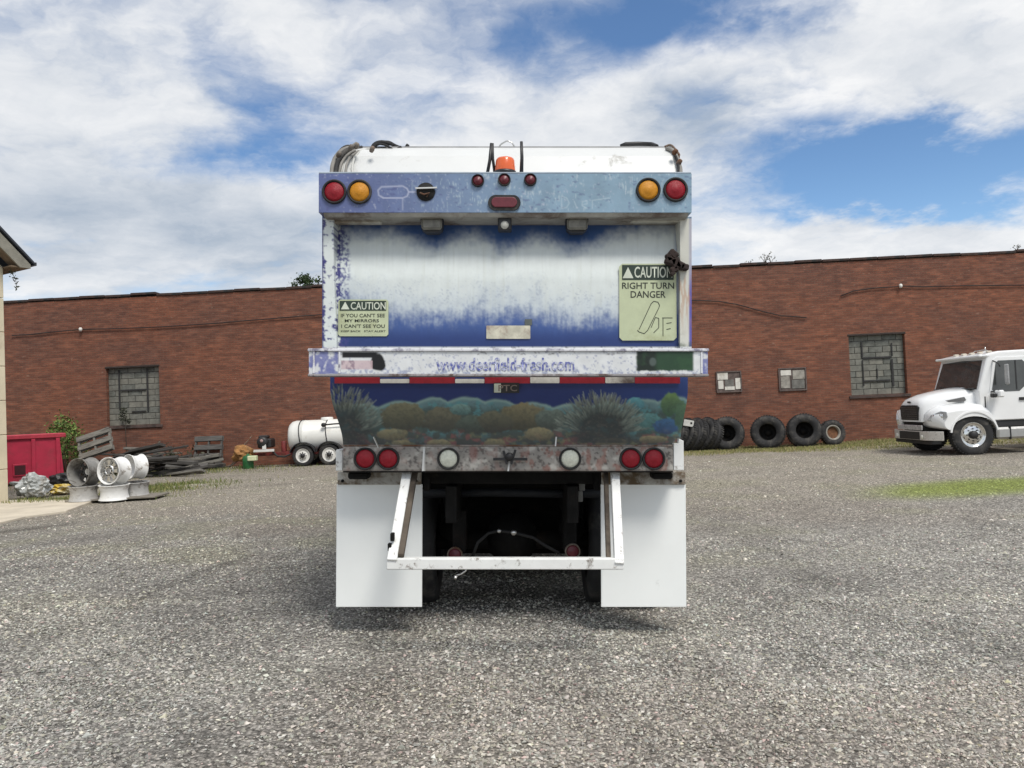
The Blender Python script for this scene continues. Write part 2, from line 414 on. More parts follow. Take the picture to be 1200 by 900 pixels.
def build_ground():
    xs = np.concatenate([-np.geomspace(400, 22, 16), np.arange(-21, 21.01, 0.2), np.geomspace(22, 400, 16)])
    ys = np.concatenate([[-60, -30, -15], np.arange(-8, 30.01, 0.2), np.geomspace(31, 900, 22)])
    X, Y = np.meshgrid(xs, ys); nx = len(xs)
    V = np.stack([X.ravel(), Y.ravel(), gz(X.ravel(), Y.ravel())], -1)
    i, j = np.meshgrid(np.arange(nx - 1), np.arange(len(ys) - 1)); q = (j * nx + i).ravel()
    F = np.stack([q, q + 1, q + nx + 1, q + nx], -1)
    me = np_mesh('ground', V, F, ground_color(V[:, 0], V[:, 1]), True)
    tag(link('ground', me, ground_material()), kind='structure')
build_ground()

def build_gravel():
    P = []
    for y0, y1, dens in ((2.5, 4.6, 5200), (4.6, 6.5, 2700), (6.5, 9.5, 850), (9.5, 14, 170), (14, 20, 50)):
        w0 = 0.70 * y1 + 0.5
        n = int(dens * 2 * w0 * (y1 - y0))
        x = rng.uniform(-w0, w0, n); y = rng.uniform(y0, y1, n)
        keep = (np.abs(x) < 0.70 * y + 0.4) & (rng.random(n) < 0.05 + 1.55 * fbm(x * 0.8, y * 0.8, 41, 3) - 0.55 * np.clip(green_amt(x, y), 0, 1))
        # keep off the concrete apron
        keep &= ~((x < -8.6) & (y > 11.4))
        P.append(np.stack([x[keep], y[keep], np.full(keep.sum(), (y0 + y1) / 2)], -1))
    P = np.concatenate(P); n = len(P)
    size = np.clip(rng.lognormal(np.log(0.0060), 0.36, n), 0.0030, 0.0140) * np.clip(0.85 + P[:, 2] * 0.05, 0.9, 1.6)
    cube = np.array([(1, 0, 0), (0, 1, 0), (-1, 0, 0), (0, -1, 0), (0, 0, 1), (0, 0, -1)], float)
    quads = np.array([(0, 1, 4), (1, 2, 4), (2, 3, 4), (3, 0, 4), (1, 0, 5), (2, 1, 5), (3, 2, 5), (0, 3, 5)])
    V = np.repeat(cube[None], n, 0) * rng.uniform(0.75, 1.35, (n, 6, 1)) + rng.normal(0, 0.22, (n, 6, 3))
    V *= np.stack([rng.uniform(0.8, 1.5, n), rng.uniform(0.7, 1.2, n), rng.uniform(0.45, 0.85, n)], -1)[:, None, :] * size[:, None, None]
    a = rng.uniform(0, 6.28, n); t = rng.normal(0, 0.4, n)
    ca, sa, ct, st = np.cos(a), np.sin(a), np.cos(t), np.sin(t)
    x, y, z = V[..., 0].copy(), V[..., 1].copy(), V[..., 2].copy()
    y, z = y * ct[:, None] - z * st[:, None], y * st[:, None] + z * ct[:, None]
    x, y = x * ca[:, None] - y * sa[:, None], x * sa[:, None] + y * ca[:, None]
    V = np.stack([x + P[:, 0:1], y + P[:, 1:2], z + (gz(P[:, 0], P[:, 1]) + size * 0.22)[:, None]], -1).reshape(-1, 3)
    F = (quads[None] + (np.arange(n) * 6)[:, None, None]).reshape(-1, 3)
    br = np.clip(rng.lognormal(np.log(0.37), 0.32, n), 0.11, 0.68)
    tint = np.stack([1.05 + rng.normal(0.0, 0.04, n), np.ones(n), 0.92 - np.abs(rng.normal(0.0, 0.06, n))], -1)
    red = rng.random(n) < 0.025; tint[red] = (1.18, 0.92, 0.84)
    C = br[:, None] * tint
    gc = ground_color(P[:, 0], P[:, 1]); C = C * (0.25 + 0.75 * gc / gc.mean(axis=0))
    me = np_mesh('gravel', V, F, np.repeat(C, 6, 0))
    tag(link('gravel', me, mat('gravel_stone', attr=True, rough=0.9, var=0.15, scale=60, spec=0.25)), 'loose grey crushed stone scattered over the yard', 'gravel', kind='stuff')
build_gravel()

def blades(name, xs, ys, h, hs, cols, label, wid=0.006, kind='stuff', spread=0.35):
    n = len(xs); z = gz(xs, ys); a = rng.uniform(0, 6.28, n); H = h * rng.uniform(1 - hs, 1 + hs, n)
    dx, dy = np.cos(a) * wid, np.sin(a) * wid
    lx, ly = rng.normal(0, spread, n) * H, rng.normal(0, spread, n) * H
    V = np.stack([np.stack([xs - dx, ys - dy, z - 0.01], -1), np.stack([xs + dx, ys + dy, z - 0.01], -1),
                  np.stack([xs + lx * 0.45 + dx * 0.7, ys + ly * 0.45 + dy * 0.7, z + H * 0.6], -1), np.stack([xs + lx, ys + ly, z + H], -1)], 1).reshape(-1, 3)
    b = np.arange(n) * 4
    F = np.concatenate([np.stack([b, b + 1, b + 2], -1), np.stack([b, b + 2, b + 3], -1)])
    C = np.asarray(cols)[rng.integers(0, len(cols), n)] * rng.uniform(0.7, 1.25, (n, 1))
    me = np_mesh(name, V, F, np.repeat(C, 4, 0))
    return tag(link(name, me, mat('grass_blade', attr=True, rough=0.7, var=0.0, spec=0.3)), label, 'grass', kind=kind)
def build_grass():
    n = 520000
    x = rng.uniform(-16, 22, n); y = rng.uniform(14, 26, n)
    g = green_amt(x, y)
    k = (rng.random(n) < g * (0.6 + 0.4 * (y < 20))) & (y < wall_y(x) - 0.03)
    ong = (x > 2)
    kn = k & ong & (y > 20.5); ong = ong & (y <= 20.5)
    blades('grass', x[kn], y[kn], 0.05, 0.6, [(0.30, 0.27, 0.12), (0.24, 0.25, 0.09), (0.36, 0.30, 0.16), (0.20, 0.22, 0.07)], 'thin dry yellowish grass along the foot of the brick wall', 0.009)
    blades('grass', x[k & ong], y[k & ong], 0.055, 0.6, [(0.27, 0.31, 0.07), (0.20, 0.28, 0.05), (0.36, 0.31, 0.12), (0.24, 0.29, 0.06)], 'green grass patch on the gravel before the white truck', 0.009)
    k2 = k & (x <= 2) & ~((x < -8.2) & (y < 16.0))
    blades('grass', x[k2], y[k2], 0.07, 0.6, [(0.16, 0.18, 0.06), (0.26, 0.24, 0.10), (0.11, 0.15, 0.04)], 'weedy grass round the scrap heap and steel wheels', 0.009)
build_grass()

def build_apron():
    pts = [on_ground(112, 588), on_ground(78, 601), on_ground(30, 608), on_ground(0, 615), Vector((-20, 10.6, 0)), Vector((-20, 17.6, 0)), on_ground(10, 588)]
    conc = mat('pale_concrete', (0.58, 0.52, 0.42), 0.85, var=0.2, scale=1.5, dirt=(0.40, 0.34, 0.26), dirt_amt=0.25, dirt_scale=1.2, bump=0.2)
    b = MB(); b.prism([(p.x, p.y) for p in pts], 'z', -0.12, 0.045, 0.012); o = b.build('concrete_pavement', conc)
    tag(o, kind='structure')
build_apron()

# ------------------------------------------------------------------ brick warehouse
WYAW = math.atan2(25.1 - 26.4, 34)
wall_root = empty('brick_warehouse', ((WALL_P + WALL_Q) / 2), WYAW)
tag(wall_root, 'long low red brick warehouse with block-filled windows behind the yard', 'building')
WI = Matrix.Translation((WALL_P + WALL_Q) / 2) @ Matrix.Rotation(WYAW, 4, 'Z'); WINV = WI.inverted()
def wpt(px, py, off=0.0):
    """pixel -> wall-local point on the wall face (local y = -off towards the camera)"""
    d = ray(px, py); n = WI.to_3x3() @ Vector((0, -1, 0)); p0 = WI @ Vector((0, -off, 0))
    return WINV @ (CAM + d * ((p0 - CAM).dot(n) / d.dot(n)))
def brick_material():
    m = bpy.data.materials.new('red_brick'); m.use_nodes = True; m.node_tree.nodes.clear(); T = NT(m.node_tree)
    out = T.node('ShaderNodeOutputMaterial'); b = T.node('ShaderNodeBsdfPrincipled'); T.l.new(b.outputs[0], out.inputs[0])
    oc = T.node('ShaderNodeTexCoord').outputs['Object']
    sp = T.node('ShaderNodeSeparateXYZ'); T.l.new(oc, sp.inputs[0])
    cb = T.node('ShaderNodeCombineXYZ'); T.put(cb.inputs[0], sp.outputs[0]); T.put(cb.inputs[1], T.m('ADD', sp.outputs[2], T.m('MULTIPLY', sp.outputs[1], 0.0)))
    br = T.node('ShaderNodeTexBrick'); T.l.new(cb.outputs[0], br.inputs['Vector'])
    br.offset = 0.5; br.squash_frequency = 6; br.offset_frequency = 2
    for k, v in (('Scale', 1.0), ('Mortar Size', 0.006), ('Mortar Smooth', 0.3), ('Brick Width', 0.215), ('Row Height', 0.075), ('Bias', -0.1)): br.inputs[k].default_value = v
    br.inputs['Color1'].default_value = (0.232, 0.100, 0.066, 1); br.inputs['Color2'].default_value = (0.160, 0.073, 0.053, 1); br.inputs['Mortar'].default_value = (0.20, 0.135, 0.10, 1)
    n1 = T.noise(T.mapping(oc, (0.22, 1, 0.5)), 1.6, 7, 0.62)
    n2 = T.noise(T.mapping(oc, (1.6, 1, 7.0)), 1.3, 5, 0.62)
    c = T.mix(T.ss(n1, 0.33, 0.68), T.mix(1.0, br.outputs['Color'], (0.84, 0.88, 0.92), 'MULTIPLY'), T.mix(1.0, br.outputs['Color'], (1.13, 1.03, 0.94), 'MULTIPLY'))
    c = T.mix(T.ss(n2, 0.36, 0.72), T.mix(1.0, c, (0.76, 0.76, 0.78), 'MULTIPLY'), T.mix(1.0, c, (1.22, 1.20, 1.18), 'MULTIPLY'))
    spots = T.noise(T.mapping(oc, (3.0, 1, 7.0)), 1.7, 3, 0.5)
    c = T.mix(T.ss(spots, 0.64, 0.74, 0.0, 0.55), c, (0.31, 0.20, 0.15))
    T.put(b.inputs['Base Color'], c); b.inputs['Roughness'].default_value = 0.9; b.inputs['Specular IOR Level'].default_value = 0.2
    bn = T.node('ShaderNodeBump'); bn.inputs['Strength'].default_value = 0.8; bn.inputs['Distance'].default_value = 0.01
    T.l.new(T.m('ADD', T.m('SUBTRACT', 1.0, br.outputs['Fac']), T.m('MULTIPLY', n2, 0.5)), bn.inputs['Height']); T.l.new(bn.outputs[0], b.inputs['Normal'])
    return m
BRICK = brick_material()

def build_warehouse():
    wins = []
    for (a, c) in (((124, 431), (188, 497)), ((994, 393), (1064, 461))):
        p, q = wpt(*a), wpt(*c); wins.append((p.x, q.x, q.z, p.z))
    x0, x1, top, th = -30.0, 42.0, WALL_TOP, 0.35
    b = MB(); xs = [x0] + [v for w in wins for v in w[:2]] + [x1]
    xs = [x0, wins[0][0], wins[0][1], wins[1][0], wins[1][1], x1]
    # one wall of five bays, with two openings
    b.box(xs[0], xs[1], 0, th, -0.3, top); b.box(xs[2], xs[3], 0, th, -0.3, top); b.box(xs[4], xs[5], 0, th, -0.3, top)
    for i, w in enumerate(wins):
        b.box(w[0], w[1], 0, th, -0.3, w[2]); b.box(w[0], w[1], 0, th, w[3], top)
    bmesh.ops.remove_doubles(b.bm, verts=b.bm.verts, dist=0.001)
    inner = [f for f in b.bm.faces if abs(f.normal.x) > 0.9]
    b.build('wall', BRICK, wall_root)
    b = MB(); b.box(x0, x1, 14, 14.3, -0.3, top - 0.2); b.box(x0, x0 + .3, th + .01, 13.99, -0.3, top - .2); b.box(x1 - .3, x1, th + .01, 13.99, -0.3, top - .2)
    b.build('rear_wall', BRICK, wall_root)
    b = MB(); b.box(x0 + .31, x1 - .31, th + .01, 13.99, top - 0.6, top - 0.45); b.build('roof_deck', mat('roof_felt', (0.05, 0.05, 0.05), 0.9), wall_root)
    # coping tiles, slightly uneven
    cop = mat('dark_clay_coping', (0.055, 0.032, 0.026), 0.85, var=0.4, scale=3, dirt=(0.02, 0.02, 0.02), dirt_amt=0.4)
    b = MB(); b.box(0, 0.88, -0.045, th + 0.04, 0, 0.085, 0.012); first = b.build('coping_tile', cop, wall_root); me = first.data
    k = 0; x = x0
    while x < x1 - 0.9:
        o = first if k == 0 else link('coping_tile', me, None, wall_root)
        o.location = (x, random.uniform(-0.012, 0.008), top + 0.002 + random.choice((0, 0, 0.004, 0.02, 0.035)) + (0.02 if int(k / 5) % 3 == 0 else 0))
        o.rotation_euler = (0, R(random.uniform(-0.5, 0.5)), 0); x += 0.90; k += 1
    # block infill: single concrete blocks with recessed joints
    blockm = [mat('grey_block_a', (0.185, 0.185, 0.16), 0.9, var=0.3, scale=5, dirt=(0.12, 0.125, 0.11), dirt_amt=0.3, bump=0.4),
              mat('grey_block_b', (0.155, 0.16, 0.142), 0.9, var=0.35, scale=6, dirt=(0.10, 0.105, 0.09), dirt_amt=0.4, bump=0.4),
              mat('grey_block_c', (0.21, 0.206, 0.175), 0.9, var=0.3, scale=4, dirt=(0.15, 0.15, 0.13), dirt_amt=0.3, bump=0.4)]
    mort = mat('grey_mortar', (0.10, 0.10, 0.09), 0.95, var=0.3); stl = mat('black_sash_bar', (0.03, 0.03, 0.03), 0.8)
    for i, w in enumerate(wins):
        win = MB(); win.box(w[0] + .002, w[1] - .002, 0.16, 0.30, w[2] + .002, w[3] - .002); wo = win.build('window_infill', mort, wall_root)
        wd, ht = w[1] - w[0], w[3] - w[2]; nr = round(ht / 0.2); rh = ht / nr; nc = 4; bw = wd / nc
        for r in range(nr):
            edges = [0] + [bw * (j + (0.5 if r % 2 else 0)) for j in range(0 if r % 2 else 1, nc)] + [wd]
            for e0, e1 in zip(edges, edges[1:]):
                if e1 - e0 < 0.05: continue
                q = MB(); d = random.uniform(-0.006, 0.006)
                q.box(w[0] + e0 + .008, w[0] + e1 - .008, 0.135 + d, 0.158, w[2] + r * rh + .008, w[2] + (r + 1) * rh - .008, 0.006)
                q.build('concrete_block', random.choice(blockm), wo)
        # remains of the old steel sash standing proud of the blocks
        def bar(a, c, t=0.016):
            p, q_ = wpt(*a, off=-0.11), wpt(*c, off=-0.11)
            m_ = MB(); m_.box(min(p.x, q_.x) - t / 2, max(p.x, q_.x) + t / 2, 0.095, 0.12, min(p.z, q_.z) - t / 2, max(p.z, q_.z) + t / 2, 0.004); m_.build('sash_bar', stl, wo)
        lines = ([((140, 434), (140, 480)), ((173, 432), (173, 481)), ((142, 457), (171, 457)), ((155, 482), (171, 482))],
                 [((1010, 401), (1010, 418)), ((1045, 402), (1045, 417)), ((1011, 419), (1044, 419)), ((1011, 422), (1012, 452)), ((1046, 421), (1046, 452)), ((1028, 432), (1028, 443)), ((1013, 446), (1043, 446))])[i]
        for a, c in lines: bar(a, c)
        sill = MB(); sill.box(w[0] - .08, w[1] + .08, -0.05, 0.13, w[2] - 0.10, w[2] - 0.004, 0.01); sill.build('sill', mat('dark_stone_sill', (0.09, 0.06, 0.052), 0.9, var=0.4, dirt=(0.03, 0.028, 0.025), dirt_amt=0.4), wo)
        lt = MB(); lt.box(w[0] - .03, w[1] + .03, -0.012, 0.13, w[3] - 0.03, w[3] + 0.03, 0.004); lt.build('lintel', mat('shadow_dark_lintel', (0.035, 0.026, 0.022), 0.85), wo)  # lintel coloured dark to carry the shadow line over the window
    # grey weathered hatches on the wall
    for (a, c, patches) in (((840, 437), (868, 458), [((840, 437), (853, 445), 0), ((841, 446), (848, 456), 0), ((849, 445), (860, 453), 1), ((861, 443), (868, 456), 0), ((849, 453), (861, 457), 0)]),
                            ((913, 433), (944, 456), [((914, 434), (927, 440), 0), ((928, 434), (943, 444), 2), ((914, 441), (926, 455), 2), ((927, 445), (943, 455), 1)])):
        p, q = wpt(*a), wpt(*c)
        h = MB(); t = 0.04
        h.box(p.x - t, q.x + t, -0.05, -0.003, q.z - t, q.z, 0.004); h.box(p.x - t, q.x + t, -0.05, -0.003, p.z, p.z + t, 0.004)
        h.box(p.x - t, p.x, -0.05, -0.003, q.z + .001, p.z - .001); h.box(q.x, q.x + t, -0.05, -0.003, q.z + .001, p.z - .001)
        h.box(p.x + .001, q.x - .001, -0.02, -0.003, q.z + .001, p.z - .001)
        ho = h.build('wall_hatch', mat('hatch_frame', (0.12, 0.09, 0.08), 0.8, var=0.4), wall_root)
        pm = [mat('white_board', (0.66, 0.64, 0.58), 0.7, var=0.15, dirt=(0.3, 0.26, 0.2), dirt_amt=0.25), mat('grey_board', (0.17, 0.165, 0.15), 0.8, var=0.4), mat('pale_grey_board', (0.34, 0.32, 0.28), 0.8, var=0.35, dirt=(0.16, 0.14, 0.12), dirt_amt=0.35)]
        for (u, v, k) in patches:
            p2, q2 = wpt(*u), wpt(*v); g = MB(); g.box(p2.x + .006, q2.x - .006, -0.036, -0.021, q2.z + .006, p2.z - .006, 0.003); g.build('board', pm[k], ho)
    # sagging cables with insulators
    cab = mat('black_cable', (0.02, 0.018, 0.018), 0.8)
    for pts in ([(14, 393), (35, 392), (62, 389), (95, 386), (140, 385), (190, 383), (250, 379), (310, 374), (372, 369), (420, 366)],
                [(760, 352), (812, 352), (842, 353), (865, 357), (890, 364), (915, 370), (945, 372)],
                [(985, 347), (1000, 341), (1020, 338), (1050, 336), (1055, 335), (1080, 336), (1120, 335), (1200, 334), (1290, 331)]):
        b = MB(); b.tube([wpt(px, py, 0.05) for px, py in pts], 0.016, 6); b.build('cable', cab, wall_root)
    for px, py in ((95, 386), (1055, 335)):
        p = wpt(px, py, 0.06); b = MB(); b.lathe([(0, -0.07), (0.035, -0.07), (0.055, -0.02), (0.055, 0.03), (0.03, 0.06), (0, 0.06)], Matrix.Translation((p.x, -0.09, p.z)), 12)
        b.build('insulator', mat('white_porcelain', (0.75, 0.73, 0.68), 0.3, var=0.05), wall_root)
build_warehouse()

# ------------------------------------------------------------------ tan building at the left edge
def build_left_building():
    c = on_ground(10, 590); yaw = R(60)
    LM = Matrix.Translation((c.x, c.y, 0)) @ Matrix.Rotation(yaw, 4, 'Z'); LI = LM.inverted()
    def lpt(px, py, off=0.0):
        d = ray(px, py); n = LM.to_3x3() @ Vector((0, -1, 0)); p0 = LM @ Vector((0, -off, 0))
        return LI @ (CAM + d * ((p0 - CAM).dot(n) / d.dot(n)))
    eave = lpt(10, 313).z
    root = empty('tan_building', (c.x, c.y, 0), yaw); tag(root, 'tan panel-walled building with dark gabled eave beside the red dumpster', 'building')
    wm = mat('tan_panel', (0.60, 0.53, 0.39), 0.8, var=0.14, scale=1.2, dirt=(0.42, 0.35, 0.25), dirt_amt=0.25, dirt_scale=1.0, bump=0.15)
    core = MB(); core.box(-8, -0.03, 0.07, 6, -0.2, eave - 0.01); core.build('wall', mat('tan_wall_core', (0.16, 0.13, 0.09), 0.9), root)
    H = 0.74; z = 0.0
    while z < eave - 0.05:
        hh = min(H, eave - z)
        for j in range(3):
            q = MB(); q.box(-1.8 * (j + 1) + .005, -1.8 * j, 0, 0.065, z + 0.006, z + hh - 0.006, 0.008); q.build('wall_panel', wm, root)
        z += H
    tip = lpt(36, 310, 0.4); up_ = lpt(0, 272, 0.4); zt, xt = tip.z, tip.x; slope = (up_.z - tip.z) / (tip.x - up_.x); L = 5.0
    rf = MB(); rf.prism([(xt + 0.06, zt), (xt + .06, zt + 0.06), (xt - L, zt + 0.06 + (L + .06) * slope), (xt - L, zt + (L + .06) * slope)], 'y', -0.44, 6.2, 0.004)
    rf.build('roof', mat('dark_shingle', (0.03, 0.035, 0.045), 0.8, var=0.3, bump=0.4), root)
    fs = MB(); fs.prism([(xt, zt - 0.004), (xt - L, zt - 0.004 + L * slope), (xt - L, zt - 0.004 - 0.30 + L * slope), (xt - 0.22, zt - 0.09), (xt, zt - 0.09)], 'y', -0.40, -0.36, 0.003)
    fs.build('rake_board', mat('grey_tan_trim', (0.24, 0.23, 0.19), 0.7, var=0.2), root)
    sf = MB(); sf.box(-0.02, xt - .003, -0.355, 6.1, zt - 0.088, zt - 0.06); sf.build('soffit', mat('brown_soffit', (0.16, 0.115, 0.075), 0.8, var=0.3), root)
    sf = MB(); sf.prism([(xt - 0.10, zt - .056), (xt - L, zt - 0.25 + (L - .1) * slope), (xt - L, zt - 0.28 + (L - .1) * slope), (xt - 0.20, zt - 0.058)], 'y', -0.355, -0.01); sf.build('soffit', mat('brown_soffit', (0.16, 0.115, 0.075), 0.8, var=0.3), root)
    gt = MB(); gt.prism([(xt + 0.0, zt - .03), (xt + 0.10, zt - .02), (xt + .10, zt + .05), (xt + .065, zt + .05), (xt + .061, zt - .005)], 'y', -0.45, 6.2, 0.0); gt.build('gutter', mat('dark_gutter', (0.03, 0.032, 0.036), 0.5), root)
    gb = MB(); gb.prism([(-0.03, eave + .002), (-5, eave + .002), (-5, eave + 4.4)], 'y', 0.0, 0.3); gb.build('gable', wm, root)
    vine = leaf_plant('creeper', [tuple(LM @ lpt(px, py, .1)) for px, py in ((12, 318), (15, 322), (18, 326), (19, 332), (19, 337))], 0.05, 7, 0.04, [(0.05, 0.07, 0.03), (0.06, 0.06, 0.035)])
    tag(vine, 'thin strand of creeper hanging below the eave of the tan building', 'creeper')

def leaf_mesh(name, centers, radius, per, size, cols, seed=3, squash=(1, 1, 1)):
    g = np.random.default_rng(seed); C = np.asarray(centers, float); n = len(C) * per
    P = np.repeat(C, per, 0) + g.normal(0, 1, (n, 3)) * radius * np.asarray(squash) * 0.6
    a = g.normal(0, 1, (n, 3)); a /= np.linalg.norm(a, axis=1)[:, None]
    b = np.cross(a, g.normal(0, 1, (n, 3))); b /= np.linalg.norm(b, axis=1)[:, None]
    s = size * g.uniform(0.6, 1.3, (n, 1))
    V = np.stack([P - a * s, P + b * s * 0.45, P + a * s, P - b * s * 0.45], 1).reshape(-1, 3)
    F = (np.arange(n) * 4)[:, None] + np.arange(4)[None]
    K = np.asarray(cols)[g.integers(0, len(cols), n)] * g.uniform(0.6, 1.4, (n, 1))
    return np_mesh(name, V, F, np.repeat(K, 4, 0))
LEAF = mat('leaf', attr=True, rough=0.6, var=0.0, spec=0.35)
def leaf_plant(name, pts, radius, per, size, cols):
    o0 = pts[0]; root = empty(name, o0)
    rel = [tuple(np.array(p) - np.array(o0)) for p in pts]
    link('leaf_mass', leaf_mesh('leaf_mass', rel, radius, per, size, cols), LEAF, root)
    b = MB(); b.tube(rel, 0.006, 5); b.build('stem', mat('brown_stem', (0.06, 0.045, 0.03), 0.8), root)
    return root


def build_plants():
    # bush against the warehouse
    base = on_ground(78, 556); base.y = float(wall_y(base.x)) - 0.7; base = Vector((at_depth(78, 540, base.y).x, base.y, 0))
    root = empty('bush', base); tag(root, 'leafy green bush growing between red dumpster and brick wall', 'bush')
    pts = []
    for px, py in [(74, 494), (84, 500), (66, 503), (72, 505), (82, 508), (92, 510), (70, 516), (84, 520), (94, 524), (88, 532), (78, 528), (96, 535)]:
        p = at_depth(px, py, base.y) - base; pts.append((p.x, p.y + random.uniform(-.3, .2), p.z))
    link('leaf_mass', leaf_mesh('leaf_mass', pts, 0.24, 110, 0.06, [(0.09, 0.15, 0.035), (0.13, 0.20, 0.045), (0.06, 0.11, 0.025), (0.17, 0.23, 0.06)], 5), LEAF, root)
    for q in pts[::2]:
        b = MB(); b.tube([(random.uniform(-.1, .1), 0, 0), (q[0] * 0.5, q[1] * 0.4, q[2] * 0.55), q], [0.02, 0.014, 0.006], 5); b.build('branch', mat('bark', (0.07, 0.055, 0.04), 0.9), root)
    # tree behind the warehouse, only its top shows over the coping
    y = 48.0; tip = at_depth(357, 322, y); root = empty('tree', (tip.x, y, 0)); tag(root, 'dark green tree showing its top over the brick warehouse roof', 'tree')
    b = MB(); b.tube([(0, 0, 0), (0.1, 0, 3), (0.0, 0.1, tip.z - 2.2), (0, 0, tip.z - 0.5)], [0.3, 0.24, 0.16, 0.05], 9)
    for k in range(7):
        a = k * 0.9; b.tube([(0.03, 0.05, tip.z - 3 + 0.22 * k), (0.7 * math.cos(a), 0.7 * math.sin(a), tip.z - 2.2 + .2 * k), (1.3 * math.cos(a), 1.3 * math.sin(a), tip.z - 1.7 + .16 * k)], [0.08, 0.05, 0.02], 6)
    b.build('trunk', mat('bark', (0.07, 0.055, 0.04), 0.9), root)
    g = np.random.default_rng(9); pts = []
    for k in range(60):
        a = g.uniform(0, 6.28); rr = g.uniform(0.1, 1.15); zz = g.uniform(-3.4, 0.0)
        wid = 0.75 + 0.55 * min(1, -zz / 1.0)
        pts.append((rr * wid * math.cos(a), rr * wid * math.sin(a), tip.z + zz - 0.35 * rr))
    link('crown', leaf_mesh('crown', pts, 0.26, 60, 0.11, [(0.03, 0.055, 0.018), (0.045, 0.08, 0.022), (0.025, 0.045, 0.015)], 4), LEAF, root)
    # weeds rooted on the parapet
    for (px, h, sp, lb) in ((898, 0.34, 5, 'tallest dry weed on the brick parapet between refuse truck and white truck'), (905, 0.24, 4, 'shorter dry weed right beside the tallest one on the brick parapet'), (1196, 0.2, 3, 'dry weed on the brick parapet above the white truck'), (880, 0.10, 3, 'very low dry weed tuft on the brick parapet beside the tallest weed')):
        p = WI @ (wpt(px, 303) + Vector((0, 0.15, 0))); z0 = WALL_TOP + 0.09
        root = empty('roof_weed', (p.x, p.y, z0)); tag(root, lb, 'weed', 'weeds on the parapet')
        b = MB(); tips = []
        for k in range(sp):
            t = (random.uniform(-.16, .16), random.uniform(-.1, .1), h * random.uniform(.6, 1)); tips.append(t)
            b.tube([(0, 0, -0.03), (t[0] * .4, t[1] * .4, t[2] * .6), t], [0.012, 0.009, 0.004], 5)
        b.build('stem', mat('dry_stem', (0.10, 0.085, 0.06), 0.9), root)
        link('leaf_mass', leaf_mesh('leaf_mass', tips, 0.06, 7, 0.035, [(0.10, 0.09, 0.05), (0.07, 0.075, 0.035)], 8), LEAF, root)
build_left_building()
build_plants()
# ------------------------------------------------------------------ refuse truck (seen from behind)
TY = 6.0
def TP(px, py, D):
    """pixel -> truck-local point at distance D behind the camera plane (the truck leans with the cross slope of the yard)"""
    u, v = (px - 600) / FPX, (450 - py) / FPX
    dy, dz = math.cos(PITCH) - v * math.sin(PITCH), math.sin(PITCH) + v * math.cos(PITCH)
    return Vector((u * D / dy, D - TY, CAM_H + dz * D / dy))
def TPn(px, py, D):
    u, v = (px - 600) / FPX, (450 - py) / FPX
    dy, dz = math.cos(PITCH) - v * math.sin(PITCH), math.sin(PITCH) + v * math.cos(PITCH)
    return np.stack([u * D / dy, D - TY, CAM_H + dz * D / dy], -1)

